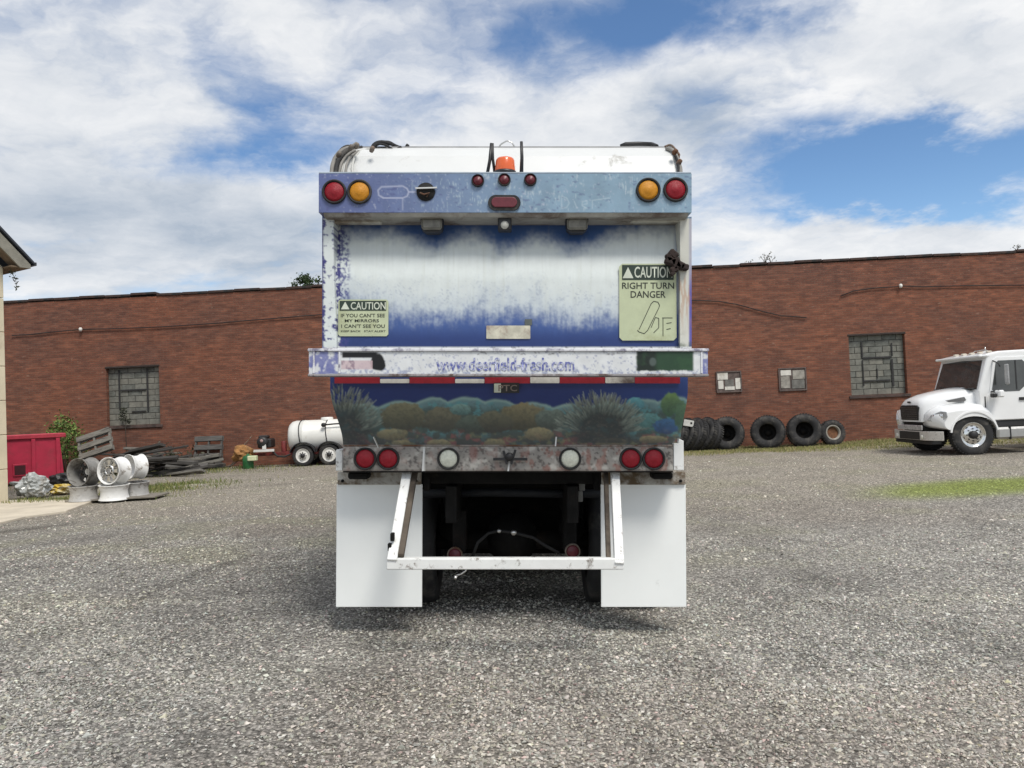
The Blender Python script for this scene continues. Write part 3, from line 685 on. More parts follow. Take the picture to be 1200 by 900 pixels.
# --- the weathered paint and the printed reef mural, as a colour field over the rear face
PS = 1.25; PX0, PX1, PY0, PY1 = 355, 838, 160, 560
def paint_field():
    W, H = int((PX1 - PX0) * PS), int((PY1 - PY0) * PS)
    X, Y = np.meshgrid(PX0 + (np.arange(W) + .5) / PS, PY0 + (np.arange(H) + .5) / PS)
    img = np.zeros((H, W, 3))
    def fill(mask, c): img[:] = img * (1 - mask[..., None]) + np.asarray(c) * mask[..., None]
    wh = np.array(A(214, 221, 219)); navy = np.array(A(34, 56, 112)); 
    f1 = fbm(X / 9, Y / 9, 1, 5); f2 = fbm(X / 3.2, Y / 3.2, 2, 3); streak = fbm(X / 2.6, Y / 38, 3, 4); big = fbm(X / 55, Y / 40, 4, 4); dots = fbm(X / 1.7, Y / 1.7, 5, 2)
    # --- curved rear panel 252..410
    img[:] = wh * (0.95 + 0.08 * streak[..., None])
    fill(sst(fbm(X / 5, Y / 90, 9, 3), 0.6, 0.8) * 0.14, A(185, 190, 178))
    top = 272 + 7 * big
    for cx, w, d in ((506, 26, 17), (592, 22, 15), (676, 28, 17), (620, 60, 5)): top = top + d * np.exp(-((X - cx) / w) ** 2)
    top = top - 8 * sst(X, 690, 790)
    fill(sst(top + 13 * (f1 - .5) + 7 * (f2 - .5) - Y, -12, 17), A(60, 92, 146)); fill(sst(258 + 8 * f1 - Y, 0, 8) * .6, A(40, 62, 112))
    bot = 352 + 8 * np.sin((X - 430) / 38.0) * 0.6 + 26 * (big - .5) + 8 * sst(X, 600, 680) - 6 * sst(470 - X, 0, 60)
    m = sst(Y - bot + 15 * (streak - .5) + 7 * (dots - .5) + 18 * (f1 - .5) + 8 * (f2 - .5), -30, 46)
    fill(m * 0.75, A(122, 142, 174)); fill(sst(m, 0.35, 0.95), A(60, 86, 142)); fill(sst(Y, 372 + 12 * streak, 400) * m, navy)
    sp = sst(dots + 0.6 * (f1 - .5), 0.70, 0.78) * sst(Y, 310, 350) * (1 - m); fill(sp * 0.35, A(100, 116, 150))
    left = sst(412 + 14 * (f1 - .5) - X, 0, 8) * sst(dots * .5 + f2 * .5, 0.44, 0.56); fill(left * .85, A(62, 66, 128))
    fill(sst(X, 788, 794) * .6, A(40, 62, 120))
    fill(sst(fbm(X / 3, Y / 60, 6, 3), 0.68, 0.8) * (Y > 262) * (Y < 360) * 0.12, A(150, 152, 130))
    # --- side posts
    lp = (X < 399) & (Y > 250) & (Y < 412)
    pm = np.where(lp, sst(f1 * .35 + f2 * .40 + dots * .25 + 0.16 * sst(X, 388, 398) + 0.14 * sst(383 - X, 0, 4), 0.60, 0.68), 0)
    img[lp] = (wh * 0.97)[None] ; fill(pm, A(58, 58, 118)); fill(lp * sst(380 - X, 0, 2.5), A(50, 52, 100))
    rp = (X > 796) & (Y > 250) & (Y < 412)
    img[rp] = np.array(A(200, 200, 190))[None]; fill(rp * sst(X, 806.5, 808.5) * (0.35 + 0.65 * sst(Y, 300, 350)), A(92, 88, 165)); fill(rp * sst(Y, 320, 330) * (1 - sst(Y, 350, 400)) * sst(fbm(X / 2.5, Y / 14, 7), .42, .6) * .5, A(170, 120, 80))
    fill(rp * sst(Y, 385, 408) * sst(f1, .4, .6) * .6, A(60, 80, 60))
    # --- light bar 200..256
    br = (Y < 256)
    g = sst(X, 380, 700)[..., None]
    bc = np.array(A(92, 103, 148)) * (1 - g) + np.array(A(130, 157, 176)) * g
    img[br] = (bc * (0.82 + 0.36 * fbm(X / 16, Y / 16, 12, 5))[..., None])[br]
    sc = br * sst(fbm(X / 1.3, Y / 5, 13, 3) * .6 + f1 * .4, 0.60, 0.70) * sst(X, 420, 560); fill(sc * .7, A(175, 192, 200))
    fill(br * sst(f2 * .5 + dots * .5, .66, .74) * .5, A(180, 185, 200)); fill(br * sst(fbm(X / 6, Y / 3, 19), .68, .78) * .5, A(70, 72, 120))
    # hand-scratched outline and scrawl
    def stroke(pts, w, c, amt=.8):
        d = np.full(X.shape, 1e9)
        for (x0, y0), (x1, y1) in zip(pts, pts[1:]):
            dx, dy = x1 - x0, y1 - y0; t = np.clip(((X - x0) * dx + (Y - y0) * dy) / (dx * dx + dy * dy + 1e-9), 0, 1)
            d = np.minimum(d, np.hypot(X - x0 - t * dx, Y - y0 - t * dy))
        fill(sst(w * 1.3 - d, 0, w * .9) * amt, c)
    pale = A(172, 178, 200)
    stroke([(447, 219), (472, 218), (477, 221), (479, 225), (477, 230), (472, 232), (449, 232), (444, 229), (443, 223), (447, 219)], 1.0, pale)
    stroke([(479, 225), (488, 225)], 1, pale); stroke([(472, 233), (472, 246)], .8, pale, .6)
    pl2 = A(180, 198, 206)
    stroke([(658, 230), (658, 244), (664, 243), (667, 238), (664, 232), (658, 230)], .8, pl2, .45); stroke([(673, 236), (676, 244)], .8, pl2, .45)
    stroke([(682, 240), (688, 239), (688, 235), (683, 236), (682, 241), (688, 244)], .8, pl2, .45); stroke([(694, 244), (694, 235), (699, 234)], .8, pl2, .45); stroke([(700, 234), (714, 232)], .8, pl2, .5)
    # --- bumper 406..440
    bu = (Y > 406) & (Y < 441)
    img[bu] = (np.array(A(218, 221, 222))[None, None] * (0.85 + .25 * f1)[..., None])[bu]
    fill(bu * sst(Y, 421, 437) * sst(f1 * .5 + f2 * .5, .50, .62) * .4, A(146, 156, 184))
    fill(bu * sst(f2 * .55 + dots * .45 + .12 * sst(Y, 425, 438), .63, .68) * .5, A(100, 112, 158))
    fill(bu * (Y < 416) * sst(fbm(X / 4, Y / 1.6, 22), .66, .72) * .7, A(70, 66, 70))
    e = np.maximum(sst(398 - X, 0, 3), sst(X, 822.5, 824)); fill(bu * e * sst(f1 + .4 * (f2 - .5), .36, .54) * .85, A(92, 98, 160))
    blk = sst(1.0 - np.hypot((X - 443) / 10, (Y - 425) / 10.5) + .5 * (f1 - .5), 0, .15); fill(bu * blk, A(9, 9, 11))
    fill(bu * sst(X, 400, 402) * (1 - sst(X, 440, 446)) * sst(Y, 412, 413) * (1 - sst(Y, 418.5, 420)), A(9, 9, 11))
    st = bu * (X > 400) * (X < 437) * (Y > 422) * (Y < 432.5); fill(st * .8, A(196, 172, 176)); fill(st * (X < 416) * sst(f2, .4, .6) * .7, A(120, 96, 116))
    gp = bu * sst(X, 743 + 3 * f2, 746 + 3 * f2) * (1 - sst(X, 811, 814)) * sst(Y, 410, 412) * (1 - sst(Y, 432 + 3 * f2, 434 + 3 * f2))
    fill(gp, A(36, 66, 44)); fill(gp * sst(770 + 6 * f1 - X, 0, 8) * .85, A(16, 22, 20)); fill(gp * sst(f1, .5, .7) * .4, A(48, 84, 52)); fill(gp * sst(1 - np.hypot((X - 765) / 5, (Y - 424) / 6), 0, .4) * .8, A(84, 96, 92))
    # --- reef mural 441..524
    mu = (Y > 440.5) & (Y < 525)
    M = np.zeros_like(img); M[:] = A(17, 34, 82)
    def mf(mask, c): M[:] = M * (1 - mask[..., None]) + np.asarray(c) * mask[..., None]
    mf(sst(X, 640, 800) * .6, A(26, 52, 104))
    r2 = np.random.default_rng(5)
    # far ridge of corals
    ridge = 474 - 5 * np.abs(np.sin((X + 9 * f1) / 13.0)) - 4 * np.sin(X / 41 + 1) + 3 * (f1 - .5)
    mf(sst(Y - ridge, -1, 2), A(74, 104, 108)); mf(np.exp(-((Y - ridge - 1.5) / 1.8) ** 2) * .7, A(110, 136, 130)); mf(sst(Y - ridge, 5, 16), A(50, 66, 62))
    teal = fbm(X / 7, Y / 6, 33, 4); mf(sst(Y - ridge, 1, 4) * sst(teal, .5, .66) * .7, A(58, 116, 122))
    def ell(cx, cy, rx, ry, c, hi, amt=1):
        d = np.hypot((X - cx) / rx, (Y - cy) / ry) + .45 * (f1 - .5) + .22 * (f2 - .5)
        k = sst(1.0 - d, 0, .16) * amt; u = np.clip((cy + ry - Y) / (2 * ry), 0, 1)[..., None]
        c = np.asarray(c); hi = np.asarray(hi); M[:] = M * (1 - k[..., None]) + (c * (1 - u ** 1.4) + hi * u ** 1.4) * (0.75 + .5 * f2[..., None]) * k[..., None]
    for cx, cy, rx, ry, c, h in ((470, 489, 33, 18, (46, 44, 34), (104, 100, 72)), (520, 492, 26, 16, (44, 42, 34), (96, 92, 70)), (556, 498, 26, 12, (40, 40, 34), (72, 84, 72)), (612, 488, 34, 17, (50, 46, 32), (112, 104, 72)), (580, 494, 22, 14, (44, 40, 32), (90, 88, 66)),
                                 (645, 492, 20, 14, (44, 46, 40), (90, 104, 94)), (432, 492, 18, 18, (40, 48, 44), (92, 116, 110)), (760, 496, 20, 14, (40, 70, 66), (74, 122, 122)), (786, 474, 14, 14, (44, 72, 50), (84, 112, 64)), (780, 500, 18, 10, (26, 48, 84), (40, 84, 122)), (800, 488, 10, 20, (40, 64, 52), (70, 100, 66)), (540, 480, 14, 7, (50, 78, 76), (100, 132, 126)), (745, 474, 12, 9, (44, 88, 98), (70, 130, 138))):
        ell(cx, cy, rx, ry, A(*c), A(*h))
    mf(sst(Y, 498 + 8 * f1, 516) * .75, A(52, 44, 38)); mf(sst(Y, 500, 512) * sst(fbm(X / 9, Y / 5, 41), .52, .68) * .8, A(104, 56, 52)); mf(sst(Y, 500, 514) * sst(fbm(X / 7, Y / 4, 43), .56, .7) * .7, A(92, 92, 60))
    for cx, cy, rx, ry in ((460, 509, 19, 8), (632, 509, 18, 9), (513, 520, 16, 6), (580, 520, 15, 6), (470, 520, 12, 5), (716, 518, 22, 5), (765, 515, 18, 5)):
        ell(cx, cy, rx, ry, A(70, 62, 44), A(128, 118, 80), .85)
    def spiky(cx, cy, n, rx, ry, a0, a1):
        dark = sst(1.0 - np.hypot((X - cx) / (rx * .92), (Y - cy) / (ry * .92)) + .35 * (f1 - .5), 0, .35) * (Y < cy + ry * .35); mf(dark * .88, A(34, 33, 32))
        mf(dark * sst(fbm(X / 3, Y / 2, 77), .55, .7) * .5, A(70, 62, 54))
        for k in range(n):
            a = R(r2.uniform(a0, a1)); rho = r2.uniform(.42, 1.05) ** .7; ln_ = r2.uniform(5, 11); j_ = r2.normal(0, .18)
            x0, y0 = cx + math.cos(a) * rx * rho, cy - math.sin(a) * ry * rho; x1, y1 = x0 + math.cos(a + j_) * ln_, y0 - (math.sin(a + j_) * .8 + .35) * ln_
            bx0, bx1, by0, by1 = min(x0, x1) - 3, max(x0, x1) + 3, min(y0, y1) - 3, max(y0, y1) + 3
            ix0, ix1 = max(0, int((bx0 - PX0) * PS)), min(W, int((bx1 - PX0) * PS)); iy0, iy1 = max(0, int((by0 - PY0) * PS)), min(H, int((by1 - PY0) * PS))
            if ix1 <= ix0 or iy1 <= iy0: continue
            xs, ys = X[iy0:iy1, ix0:ix1], Y[iy0:iy1, ix0:ix1]; dx, dy = x1 - x0, y1 - y0
            t = np.clip(((xs - x0) * dx + (ys - y0) * dy) / (dx * dx + dy * dy + 1e-9), 0, 1); d = np.hypot(xs - x0 - t * dx, ys - y0 - t * dy)
            k_ = sst(1.25 - .5 * t - d, 0, .9)[..., None] * .8; v = r2.uniform(.35, 1.1) * (.35 + .65 * rho); c = np.array(A(124, 134, 122)) * v * (.4 + .6 * t[..., None])
            M[iy0:iy1, ix0:ix1] = M[iy0:iy1, ix0:ix1] * (1 - k_) + c * k_
    spiky(704, 506, 420, 46, 38, 0, 180); spiky(400, 510, 260, 42, 50, 10, 140)
    mf(sst(fbm(X / 2.2, Y / 1.8, 78, 3), .5, .75) * .35 * sst(Y - ridge, 2, 8), A(44, 46, 42))
    M = M * 2.2; M = M * .86 + np.array(A(92, 118, 128)) * .14 * sst(Y - ridge, -2, 4)[..., None] + M * .14 * (1 - sst(Y - ridge, -2, 4)[..., None]); gm = M.mean(-1, keepdims=True); M = gm + (M - gm) * .86; img[mu] = M[mu]
    # --- rear sill 523..553
    si = (Y >= 522.5)
    img[si] = (np.array(A(150, 146, 140))[None, None] * (.6 + .7 * f1)[..., None])[si]
    fill(si * sst(f2 * .6 + dots * .4, .55, .66) * .75, A(62, 56, 54)); fill(si * sst(f1, .58, .72) * .6, A(196, 194, 186))
    rust = si * sst(fbm(X / 6, Y / 9, 51, 4), .52, .68); fill(rust * .6 * (.4 + .6 * sst(X, 560, 640)), A(136, 84, 70)); fill(si * sst(1 - np.hypot((X - 555) / 7, (Y - 530) / 16), 0, .6) * .6, A(128, 80, 74))
    fill(si * sst(Y, 549, 552) * .6, A(70, 56, 46)); fill(si * (sst(1 - np.abs(X - 497) / 1.6, 0, .5)), A(205, 205, 200))
    return np.clip(img, 0.003, 0.85)
PAINT = paint_field()
def paint_at(px, py):
    i = np.clip((px - PX0) * PS - .5, 0, PAINT.shape[1] - 1.001); j = np.clip((py - PY0) * PS - .5, 0, PAINT.shape[0] - 1.001)
    i0, j0 = i.astype(int), j.astype(int); a, b = (i - i0)[:, None], (j - j0)[:, None]
    return (PAINT[j0, i0] * (1 - a) + PAINT[j0, i0 + 1] * a) * (1 - b) + (PAINT[j0 + 1, i0] * (1 - a) + PAINT[j0 + 1, i0 + 1] * a) * b

def sheet(name, xl, xr, y0, y1, Df, parent, th=0.03, dens=1.15, material=None):
    """painted steel sheet: outline in pixels (xl, xr may depend on the row), depth profile Df(py), real thickness th"""
    fl = xl if callable(xl) else (lambda y: xl + 0 * y); fr = xr if callable(xr) else (lambda y: xr + 0 * y)
    nx = max(2, int((fr(np.array(y0)) - fl(np.array(y0))) * dens)); ny = max(2, int((y1 - y0) * dens))
    u, v = np.meshgrid(np.linspace(0, 1, nx + 1), np.linspace(0, 1, ny + 1)); py = (y0 + (y1 - y0) * v).ravel()
    px = fl(py) + (fr(py) - fl(py)) * u.ravel()
    V = TPn(px, py, Df(py)); C = paint_at(px, py); w = nx + 1
    i, j = np.meshgrid(np.arange(nx), np.arange(ny)); q = (j * w + i).ravel(); F = np.stack([q, q + w, q + w + 1, q + 1], -1)
    loop = np.concatenate([np.arange(w), np.arange(1, ny + 1) * w + nx, ny * w + np.arange(nx - 1, -1, -1), np.arange(ny - 1, 0, -1) * w])
    n0 = len(V); back = V[loop].copy(); back[:, 1] += th
    V = np.concatenate([V, back]); C = np.concatenate([C, C[loop]]); L = len(loop); k = np.arange(L)
    F = np.concatenate([F, np.stack([loop[k], loop[(k + 1) % L], n0 + (k + 1) % L, n0 + k], -1)])
    me = np_mesh(name, V, F, C, False)
    return link(name, me, material or PAINTED, parent)

def text_mesh(body, bold=0.012):
    c = bpy.data.curves.new('txt', 'FONT'); c.body = body; c.size = 1; c.align_x = 'CENTER'; c.align_y = 'CENTER'; c.extrude = 0.0; c.resolution_u = 3; c.offset = bold
    o = bpy.data.objects.new('txt', c); col.objects.link(o)
    dg = bpy.context.evaluated_depsgraph_get(); dg.update(); me = bpy.data.meshes.new_from_object(o.evaluated_get(dg)); bpy.data.objects.remove(o); return me
def lettering(name, body, x0, x1, y0, y1, D, material, parent, bold=0.0):
    me = text_mesh(body); V = np.zeros(len(me.vertices) * 3); me.vertices.foreach_get('co', V); V = V.reshape(-1, 3)
    a, b = V.min(0), V.max(0); px = x0 + (V[:, 0] - a[0]) / (b[0] - a[0]) * (x1 - x0); py = y1 - (V[:, 1] - a[1]) / (b[1] - a[1]) * (y1 - y0)
    Df = D if callable(D) else (lambda p: np.full_like(p, D)); P = TPn(px, py, Df(py)); me.vertices.foreach_set('co', P.astype(np.float32).ravel()); me.update()
    me.materials.clear(); o = link(name, me, material, parent); o.data.name = name; return o

def lamp(name, px, py, r_px, D, lens, parent, ring=BLACKR, depth=0.03, ringw=1.25):
    """round lamp: rubber grommet with a domed lens as its sub-part"""
    c = TP(px, py, D); r = r_px / FPX * D; M = axis_matrix(c, (0, -1, 0))
    b = MB(); b.lathe([(r * .82, -0.02), (r * .82, 0.012), (r * .9, 0.020), (r * 1.0, 0.014), (r * 1.0, -0.02)], M, 32, True); o = b.build(name, ring, parent)
    b = MB(); b.lathe([(0, 0.017), (r * .3, 0.0168), (r * .33, .015), (r * .55, 0.0148), (r * .58, .0135), (r * .76, 0.012), (r * .815, 0.0)], M, 32); b.build('lens', lens, o)
    return o

def wheel(name, parent, loc, axis, r=0.5, w=0.26, rim_r=0.29, rim_mat=None, face_in=0.05, holes=8, hub=DARK, treads=0):
    """tyre with rim and hub; axis points out of the visible face"""
    M = axis_matrix(loc, axis); h = w / 2
    t = MB(); pr = [(rim_r, -h * .8), (rim_r + .02, -h * .95), (r * .82, -h), (r * .95, -h * .92), (r * .985, -h * .78), (r, -h * .55), (r, -.016), (r - .012, -.012), (r - .012, .012), (r, .016), (r, h * .55), (r * .985, h * .78), (r * .95, h * .92), (r * .82, h), (rim_r + .02, h * .95), (rim_r, h * .8)]
    t.lathe(pr, M, 40, True)
    if treads:
        for k in range(treads):
            a = 2 * math.pi * k / treads; Mk = M @ Matrix.Rotation(a, 4, 'Z')
            for s in (-1, 1): t.box(r - .012, r + .012, -.018, .018, s * h * .35, s * h * .88, 0, Mk)
    root = empty(name) if parent is None else t.build(name, BLACKR, parent)
    if parent is None: t.build('tyre', BLACKR, root)
    rm = rim_mat or STEEL
    b = MB(); b.lathe([(rim_r + .012, h * .88), (rim_r - .01, h * .90), (rim_r - .02, h * .6), (rim_r - .035, h - face_in), (rim_r * .72, h - face_in - .02), (rim_r * .62, h - face_in), (rim_r * .45, h - face_in + .012), (0, h - face_in + .012)], M, 32)
    b.lathe([(rim_r - .02, h * .5), (rim_r - .045, -h * .8), (rim_r + .01, -h * .88)], M, 32)
    ro = b.build('rim', rm, root)
    b = MB(); b.lathe([(rim_r * .34, h - face_in + .013), (rim_r * .34, h - face_in + .07), (rim_r * .26, h - face_in + .10), (0, h - face_in + .105)], M, 20)
    for k in range(8):
        a = 2 * math.pi * k / 8; b.lathe([(.016, h - face_in + .008), (.016, h - face_in + .035), (0, h - face_in + .036)], M @ Matrix.Translation((rim_r * .5 * math.cos(a), rim_r * .5 * math.sin(a), 0)), 6)
    b.build('hub', hub, root)
    if holes:
        b = MB()
        for k in range(holes):
            a = 2 * math.pi * (k + .5) / holes; b.lathe([(rim_r * .105, h - face_in - .014), (0, h - face_in - .0135)], M @ Matrix.Translation((rim_r * .74 * math.cos(a), rim_r * .74 * math.sin(a), 0.0)), 12)
        b.build('hand_holes', mat('dark_hole', (0.012, 0.012, 0.012), 0.9, var=0), root)
    return root

def build_refuse_truck():
    root = empty('garbage_truck'); root.matrix_world = Matrix.Translation(CAM) @ RY.to_4x4() @ Matrix.Translation((0, TY, -CAM_H))
    tag(root, 'worn white and blue refuse truck with reef mural seen from behind', 'garbage truck')
    G = root
    # ---------- tailgate shell (the white curved bulk) and main body
    prof_px = [(172, 5.62), (175, 5.48), (183, 5.37), (203, 5.30), (230, 5.26), (255, 5.235), (300, 5.18), (350, 5.11), (400, 5.09), (441, 5.11)]
    prof = [(TP(600, py, D).y, TP(600, py, D).z) for py, D in prof_px] + [(0.5, TP(600, 441, 5.10).z), (0.5, prof_z_top(prof_px))]
    b = MB(); hw = 1.155
    xl, xr = TP(388, 190, 5.31).x, TP(798, 190, 5.31).x
    b.prism(prof, 'x', xl, xr, 0.045, seg=3); tg = b.build('tailgate_shell', WHITE, G)
    NAVY = mat('dark_navy_steel', (.014, .02, .045), .6, var=.3); zz = TP(600, 442, 5.1).z
    b = MB(); b.prism([(TP(600, 440, 5.11).y, zz), (TP(600, 524, 5.24).y, 1.28), (.5, 1.2), (.5, zz)], 'x', TP(404, 520, 5.24).x, TP(795, 520, 5.24).x, 0); b.build('hopper_box', NAVY, G)
    b = MB(); b.prism([(-1.19, 1.2), (-1.19, 3.2), (-1.0, 3.46), (1.0, 3.46), (1.17, 3.2), (1.17, 1.2)], 'y', 0.505, 5.4, 0.03); b.build('body', WHITE, G)
    for k in range(5):
        for s in (-1, 1):
            b = MB(); x = s * 1.2 - 0.01; b.box(x - .04, x + .04, .9 + k * .95, .99 + k * .95, 1.21, 3.18, 0.008); b.build('side_rib', WHITE, G)
    b = MB(); b.prism([(5.7, .55), (5.7, 2.75), (7.1, 2.75), (7.5, 1.7), (7.55, .55)], 'x', -1.15, 1.15, .06); cabm = b.build('cab', WHITE, G)
    b = MB(); b.prism([(7.14, 2.65), (7.17, 2.66), (7.53, 1.76), (7.50, 1.75)], 'x', -1.0, 1.0); b.build('windshield', mat('dark_glass', (0.02, 0.024, 0.028), 0.08, var=0.05, spec=0.6), cabm)
    # ---------- painted rear sheets
    Dp = lambda py: 5.065 + 0.0 * py + 0.115 * sst(330 - py, 0, 80) + 0.0 * py
    pan = sheet('rear_panel', 392, 798, 254, 409, Dp, G, 0.006, 1.1)
    lp = sheet('side_post', lambda y: 377.5 + 0 * y, lambda y: 391.0 + 3.5 * sst(y, 300, 405), 252, 408, lambda py: 5.02 + 0 * py, G, 0.22, 1.3)
    rp = sheet('side_post', lambda y: 797 - 0 * y, lambda y: 810.5 + 0 * y, 254, 408, lambda py: 5.02 + 0 * py, G, 0.22, 1.3)
    mural = sheet('mural_panel', lambda y: 387 + 15 * sst(y, 455, 522) , lambda y: 806 - 9 * sst(y, 455, 522), 438, 525.5, lambda py: 5.08 + 0.13 * sst(py, 440, 525), G, 0.012, 1.25)
    # ---------- light bar
    bar = sheet('light_bar', 373.5, 810.5, 203.5, 249, lambda py: 4.92 + 0 * py, G, 0.30, 1.15)
    a, c = TP(373.5, 203.5, 4.92), TP(810.5, 249, 4.92)
    b = MB(); b.box(a.x, c.x, a.y + .001, a.y + .30, a.z + .0005, a.z + .012, .003); b.build('top_flange', mat('bar_top_paint', (0.34, 0.40, 0.46), .5, var=.2), bar)
    b = MB(); q = TP(600, 254.5, 4.95); b.prism([(a.y + .004, c.z - .001), (a.y + .02, q.z), (a.y + .29, q.z), (a.y + .29, c.z - .001)], 'x', a.x + .03, c.x - .02, .003); b.build('bottom_flange', mat('beige_dirty_paint', (0.36, 0.35, 0.31), .7, var=.25, dirt=(.12, .09, .07), dirt_amt=.4), bar)
    lamp('red_tail_light', 392, 225, 14.5, 4.92, REDLENS, G); lamp('amber_turn_light', 421.5, 225, 14.5, 4.92, AMBER, G)
    lamp('amber_turn_light', 759.5, 223, 14.5, 4.92, AMBER, G); lamp('red_tail_light', 791.5, 222.5, 14.5, 4.92, REDLENS, G)
    for px, py in ((560, 212), (591, 211), (621.5, 211)): lamp('marker_light', px, py, 7.5, 4.92, REDDULL, G)
    # oval stop lamp
    def oval(cx, cy, hx, hy, D, y0, y1, name, m, par):
        p = []
        for k in range(32):
            t = 2 * math.pi * k / 32; ex = (hx - hy) * (1 if math.cos(t) > 0 else -1); q = TP(cx + ex + hy * math.cos(t), cy + hy * math.sin(t), D); p.append((q.x, q.z))
        bb = MB(); bb.prism(p, 'y', TP(0, 0, D).y + y0, TP(0, 0, D).y + y1, .004); return bb.build(name, m, par)
    ov = oval(591, 238, 19, 9, 4.92, -.018, -.001, 'oval_stop_light', BLACKR, G); oval(591, 238, 15, 6, 4.92, -.028, -.0185, 'lens', REDDULL, ov)
    # open hole with a strip across it
    h = TP(499, 225, 4.92); rr = 11 / FPX * 4.92
    b = MB(); b.lathe([(rr, .002), (rr, .006), (0, .0065)], axis_matrix(h, (0, -1, 0)), 28); ho = b.build('empty_lamp_hole', mat('dark_hole', (0.012, 0.012, 0.012), 0.9, var=0), G)
    b = MB(); b.bar(TP(487, 220.7, 4.905), TP(512, 220.0, 4.905), .012, .009); b.build('cross_strip', WHITE, ho)
    b = MB(); b.tube([TP(492, 226, 4.905), TP(497, 228, 4.902), TP(503, 226, 4.904), TP(500, 231, 4.905)], .006, 6); b.build('loose_wire', RUSTY, ho)
    # beacon and posts
    bc = TP(592, 203.5, 5.02); M = Matrix.Translation(bc)
    b = MB(); b.lathe([(.072, .0), (.072, .012), (0, .012)], M, 28); be = b.build('beacon', BLACKP, G)
    b = MB(); b.lathe([(.068, .0125), (.067, .03), (.062, .085), (.055, .098), (0, .102)], M, 28); b.build('lens', ORANGE, be)
    b = MB(); b.tube([TP(571, 204, 5.02), TP(574, 188, 5.02), TP(576, 168, 5.02)], .011, 8); b.tube([TP(580, 204, 5.03), TP(577.5, 186, 5.03), TP(577, 168, 5.02)], .010, 8); b.build('bracket_post', BLACKP, G)
    b = MB(); b.tube([TP(611, 204, 5.02), TP(611.6, 185, 5.02), TP(611, 166, 5.02)], [.014, .012, .010], 8); b.build('bracket_post', BLACKP, G)
    b = MB(); b.tube([TP(583, 175, 5.60), TP(587, 169, 5.60), TP(594, 165, 5.6), TP(600, 167, 5.6), TP(604, 174, 5.6)], .006, 6); b.build('lifting_loop', STEEL, G)
    # hoses on top
    def hose(pts, D, r, m=BLACKR): bb = MB(); bb.tube([TP(x, y, D - .10 + d) for x, y, d in smooth_path(pts)], r, 8); return bb.build('hose', m, G)
    gr = mat('grey_hose', (.23, .22, .2), .7, var=.3); lw = mat('pale_hose', (.5, .5, .47), .6, var=.2)
    hose([(389, 206, 0), (390, 195, .05), (394, 184, .1), (402, 176, .15), (412, 173, .2)], 5.36, .018, gr); hose([(393, 206, 0), (395, 192, .05), (402, 180, .1), (411, 174, .2), (420, 172, .3)], 5.35, .016)
    hose([(397, 206, 0), (400, 192, .05), (407, 182, .1), (416, 176, .15)], 5.36, .010, gr); hose([(405, 206, 0), (406, 194, .05), (411, 184, .1), (420, 177, .2)], 5.34, .009, gr); hose([(413, 206, 0), (413, 196, .05), (415, 186, .1), (421, 178, .2)], 5.34, .008, lw)
    hose([(428, 177, .1), (434, 178, .1), (437, 172, .1), (444, 168, .1), (455, 167, .12), (463, 171, .15), (472, 174, .2), (478, 172, .2), (476, 170, .2)], 5.55, .014); hose([(434, 180, .1), (438, 170, .1), (447, 166.5, .1), (460, 169, .1)], 5.53, .014); hose([(448, 173, .1), (456, 175, .1), (466, 174, .15), (473, 176, .2)], 5.56, .008, gr)
    hose([(406, 178, .1), (416, 171, .15), (418, 168, .15), (412, 172, .15)], 5.45, .012, gr)
    hose([(391, 204, 0), (392, 190, .05), (399, 176, .1), (408, 171, .15), (416, 175, .2), (424, 172, .25)], 5.40, .010); hose([(400, 203, 0), (404, 186, .08), (412, 178, .12), (425, 176, .2), (433, 174, .2)], 5.38, .007, lw); hose([(436, 176, .1), (441, 169, .1), (452, 170, .1), (462, 176, .12), (470, 172, .15)], 5.52, .009)
    for fx, fy in ((397, 181), (411, 173), (418, 171), (436, 175), (791, 178), (796, 190)):
        b = MB(); b.lathe([(.014, -.02), (.018, 0), (.014, .02), (0, .022)], axis_matrix(TP(fx, fy, 5.31), (.5, -.6, .6)), 8); b.build('hose_fitting', RUSTY, G)
    hose([(781, 174, .2), (788, 176, .15), (793, 184, .1), (797, 196, .05), (798, 206, 0)], 5.36, .014, gr); hose([(785, 173, .2), (790, 180, .1), (794, 190, .05), (796, 206, 0)], 5.37, .010); hose([(779, 172, .2), (786, 170, .2), (792, 176, .15), (796, 182, .1), (793, 188, .1)], 5.4, .008, RUSTY)
    b = MB(); b.tube([TP(727, 171, 5.75), TP(733, 169, 5.75), TP(748, 168.6, 5.75), TP(764, 169, 5.75), TP(770, 171, 5.59)], [.012, .016, .017, .016, .012], 8); b.build('grab_handle', BLACKP, G)
    b = MB(); b.bar(TP(402, 173, 5.58), TP(788, 173, 5.58), .02, .012); b.build('top_edge_strip', mat('grey_trim', (.3, .3, .3), .6), G)
    # ---------- work lamps and camera hanging under the bar
    wl = mat('dusty_lamp_face', (.17, .165, .14), .5, var=.3, scale=30)
    for px in (506, 676.5):
        p, q = TP(px - 14, 253, 4.99), TP(px + 14, 272, 4.99)
        b = MB(); b.prism([(p.x, p.z), (q.x, p.z), (q.x - .012, q.z + .02), (q.x - .04, q.z), (p.x + .04, q.z), (p.x + .012, q.z + .02)], 'y', p.y, p.y + .10, .012); o = b.build('work_light', BLACKP, G)
        p2, q2 = TP(px - 12, 256, 4.985), TP(px + 12, 269, 4.985); b = MB(); b.box(p2.x, q2.x, p2.y - .006, p2.y + .004, q2.z, p2.z, .012); b.build('lens', wl, o)
        b = MB(); b.box((p.x + q.x) / 2 - .015, (p.x + q.x) / 2 + .015, p.y + .02, p.y + .06, p.z - .005, p.z + .035, .003); b.build('mount', DARK, o)
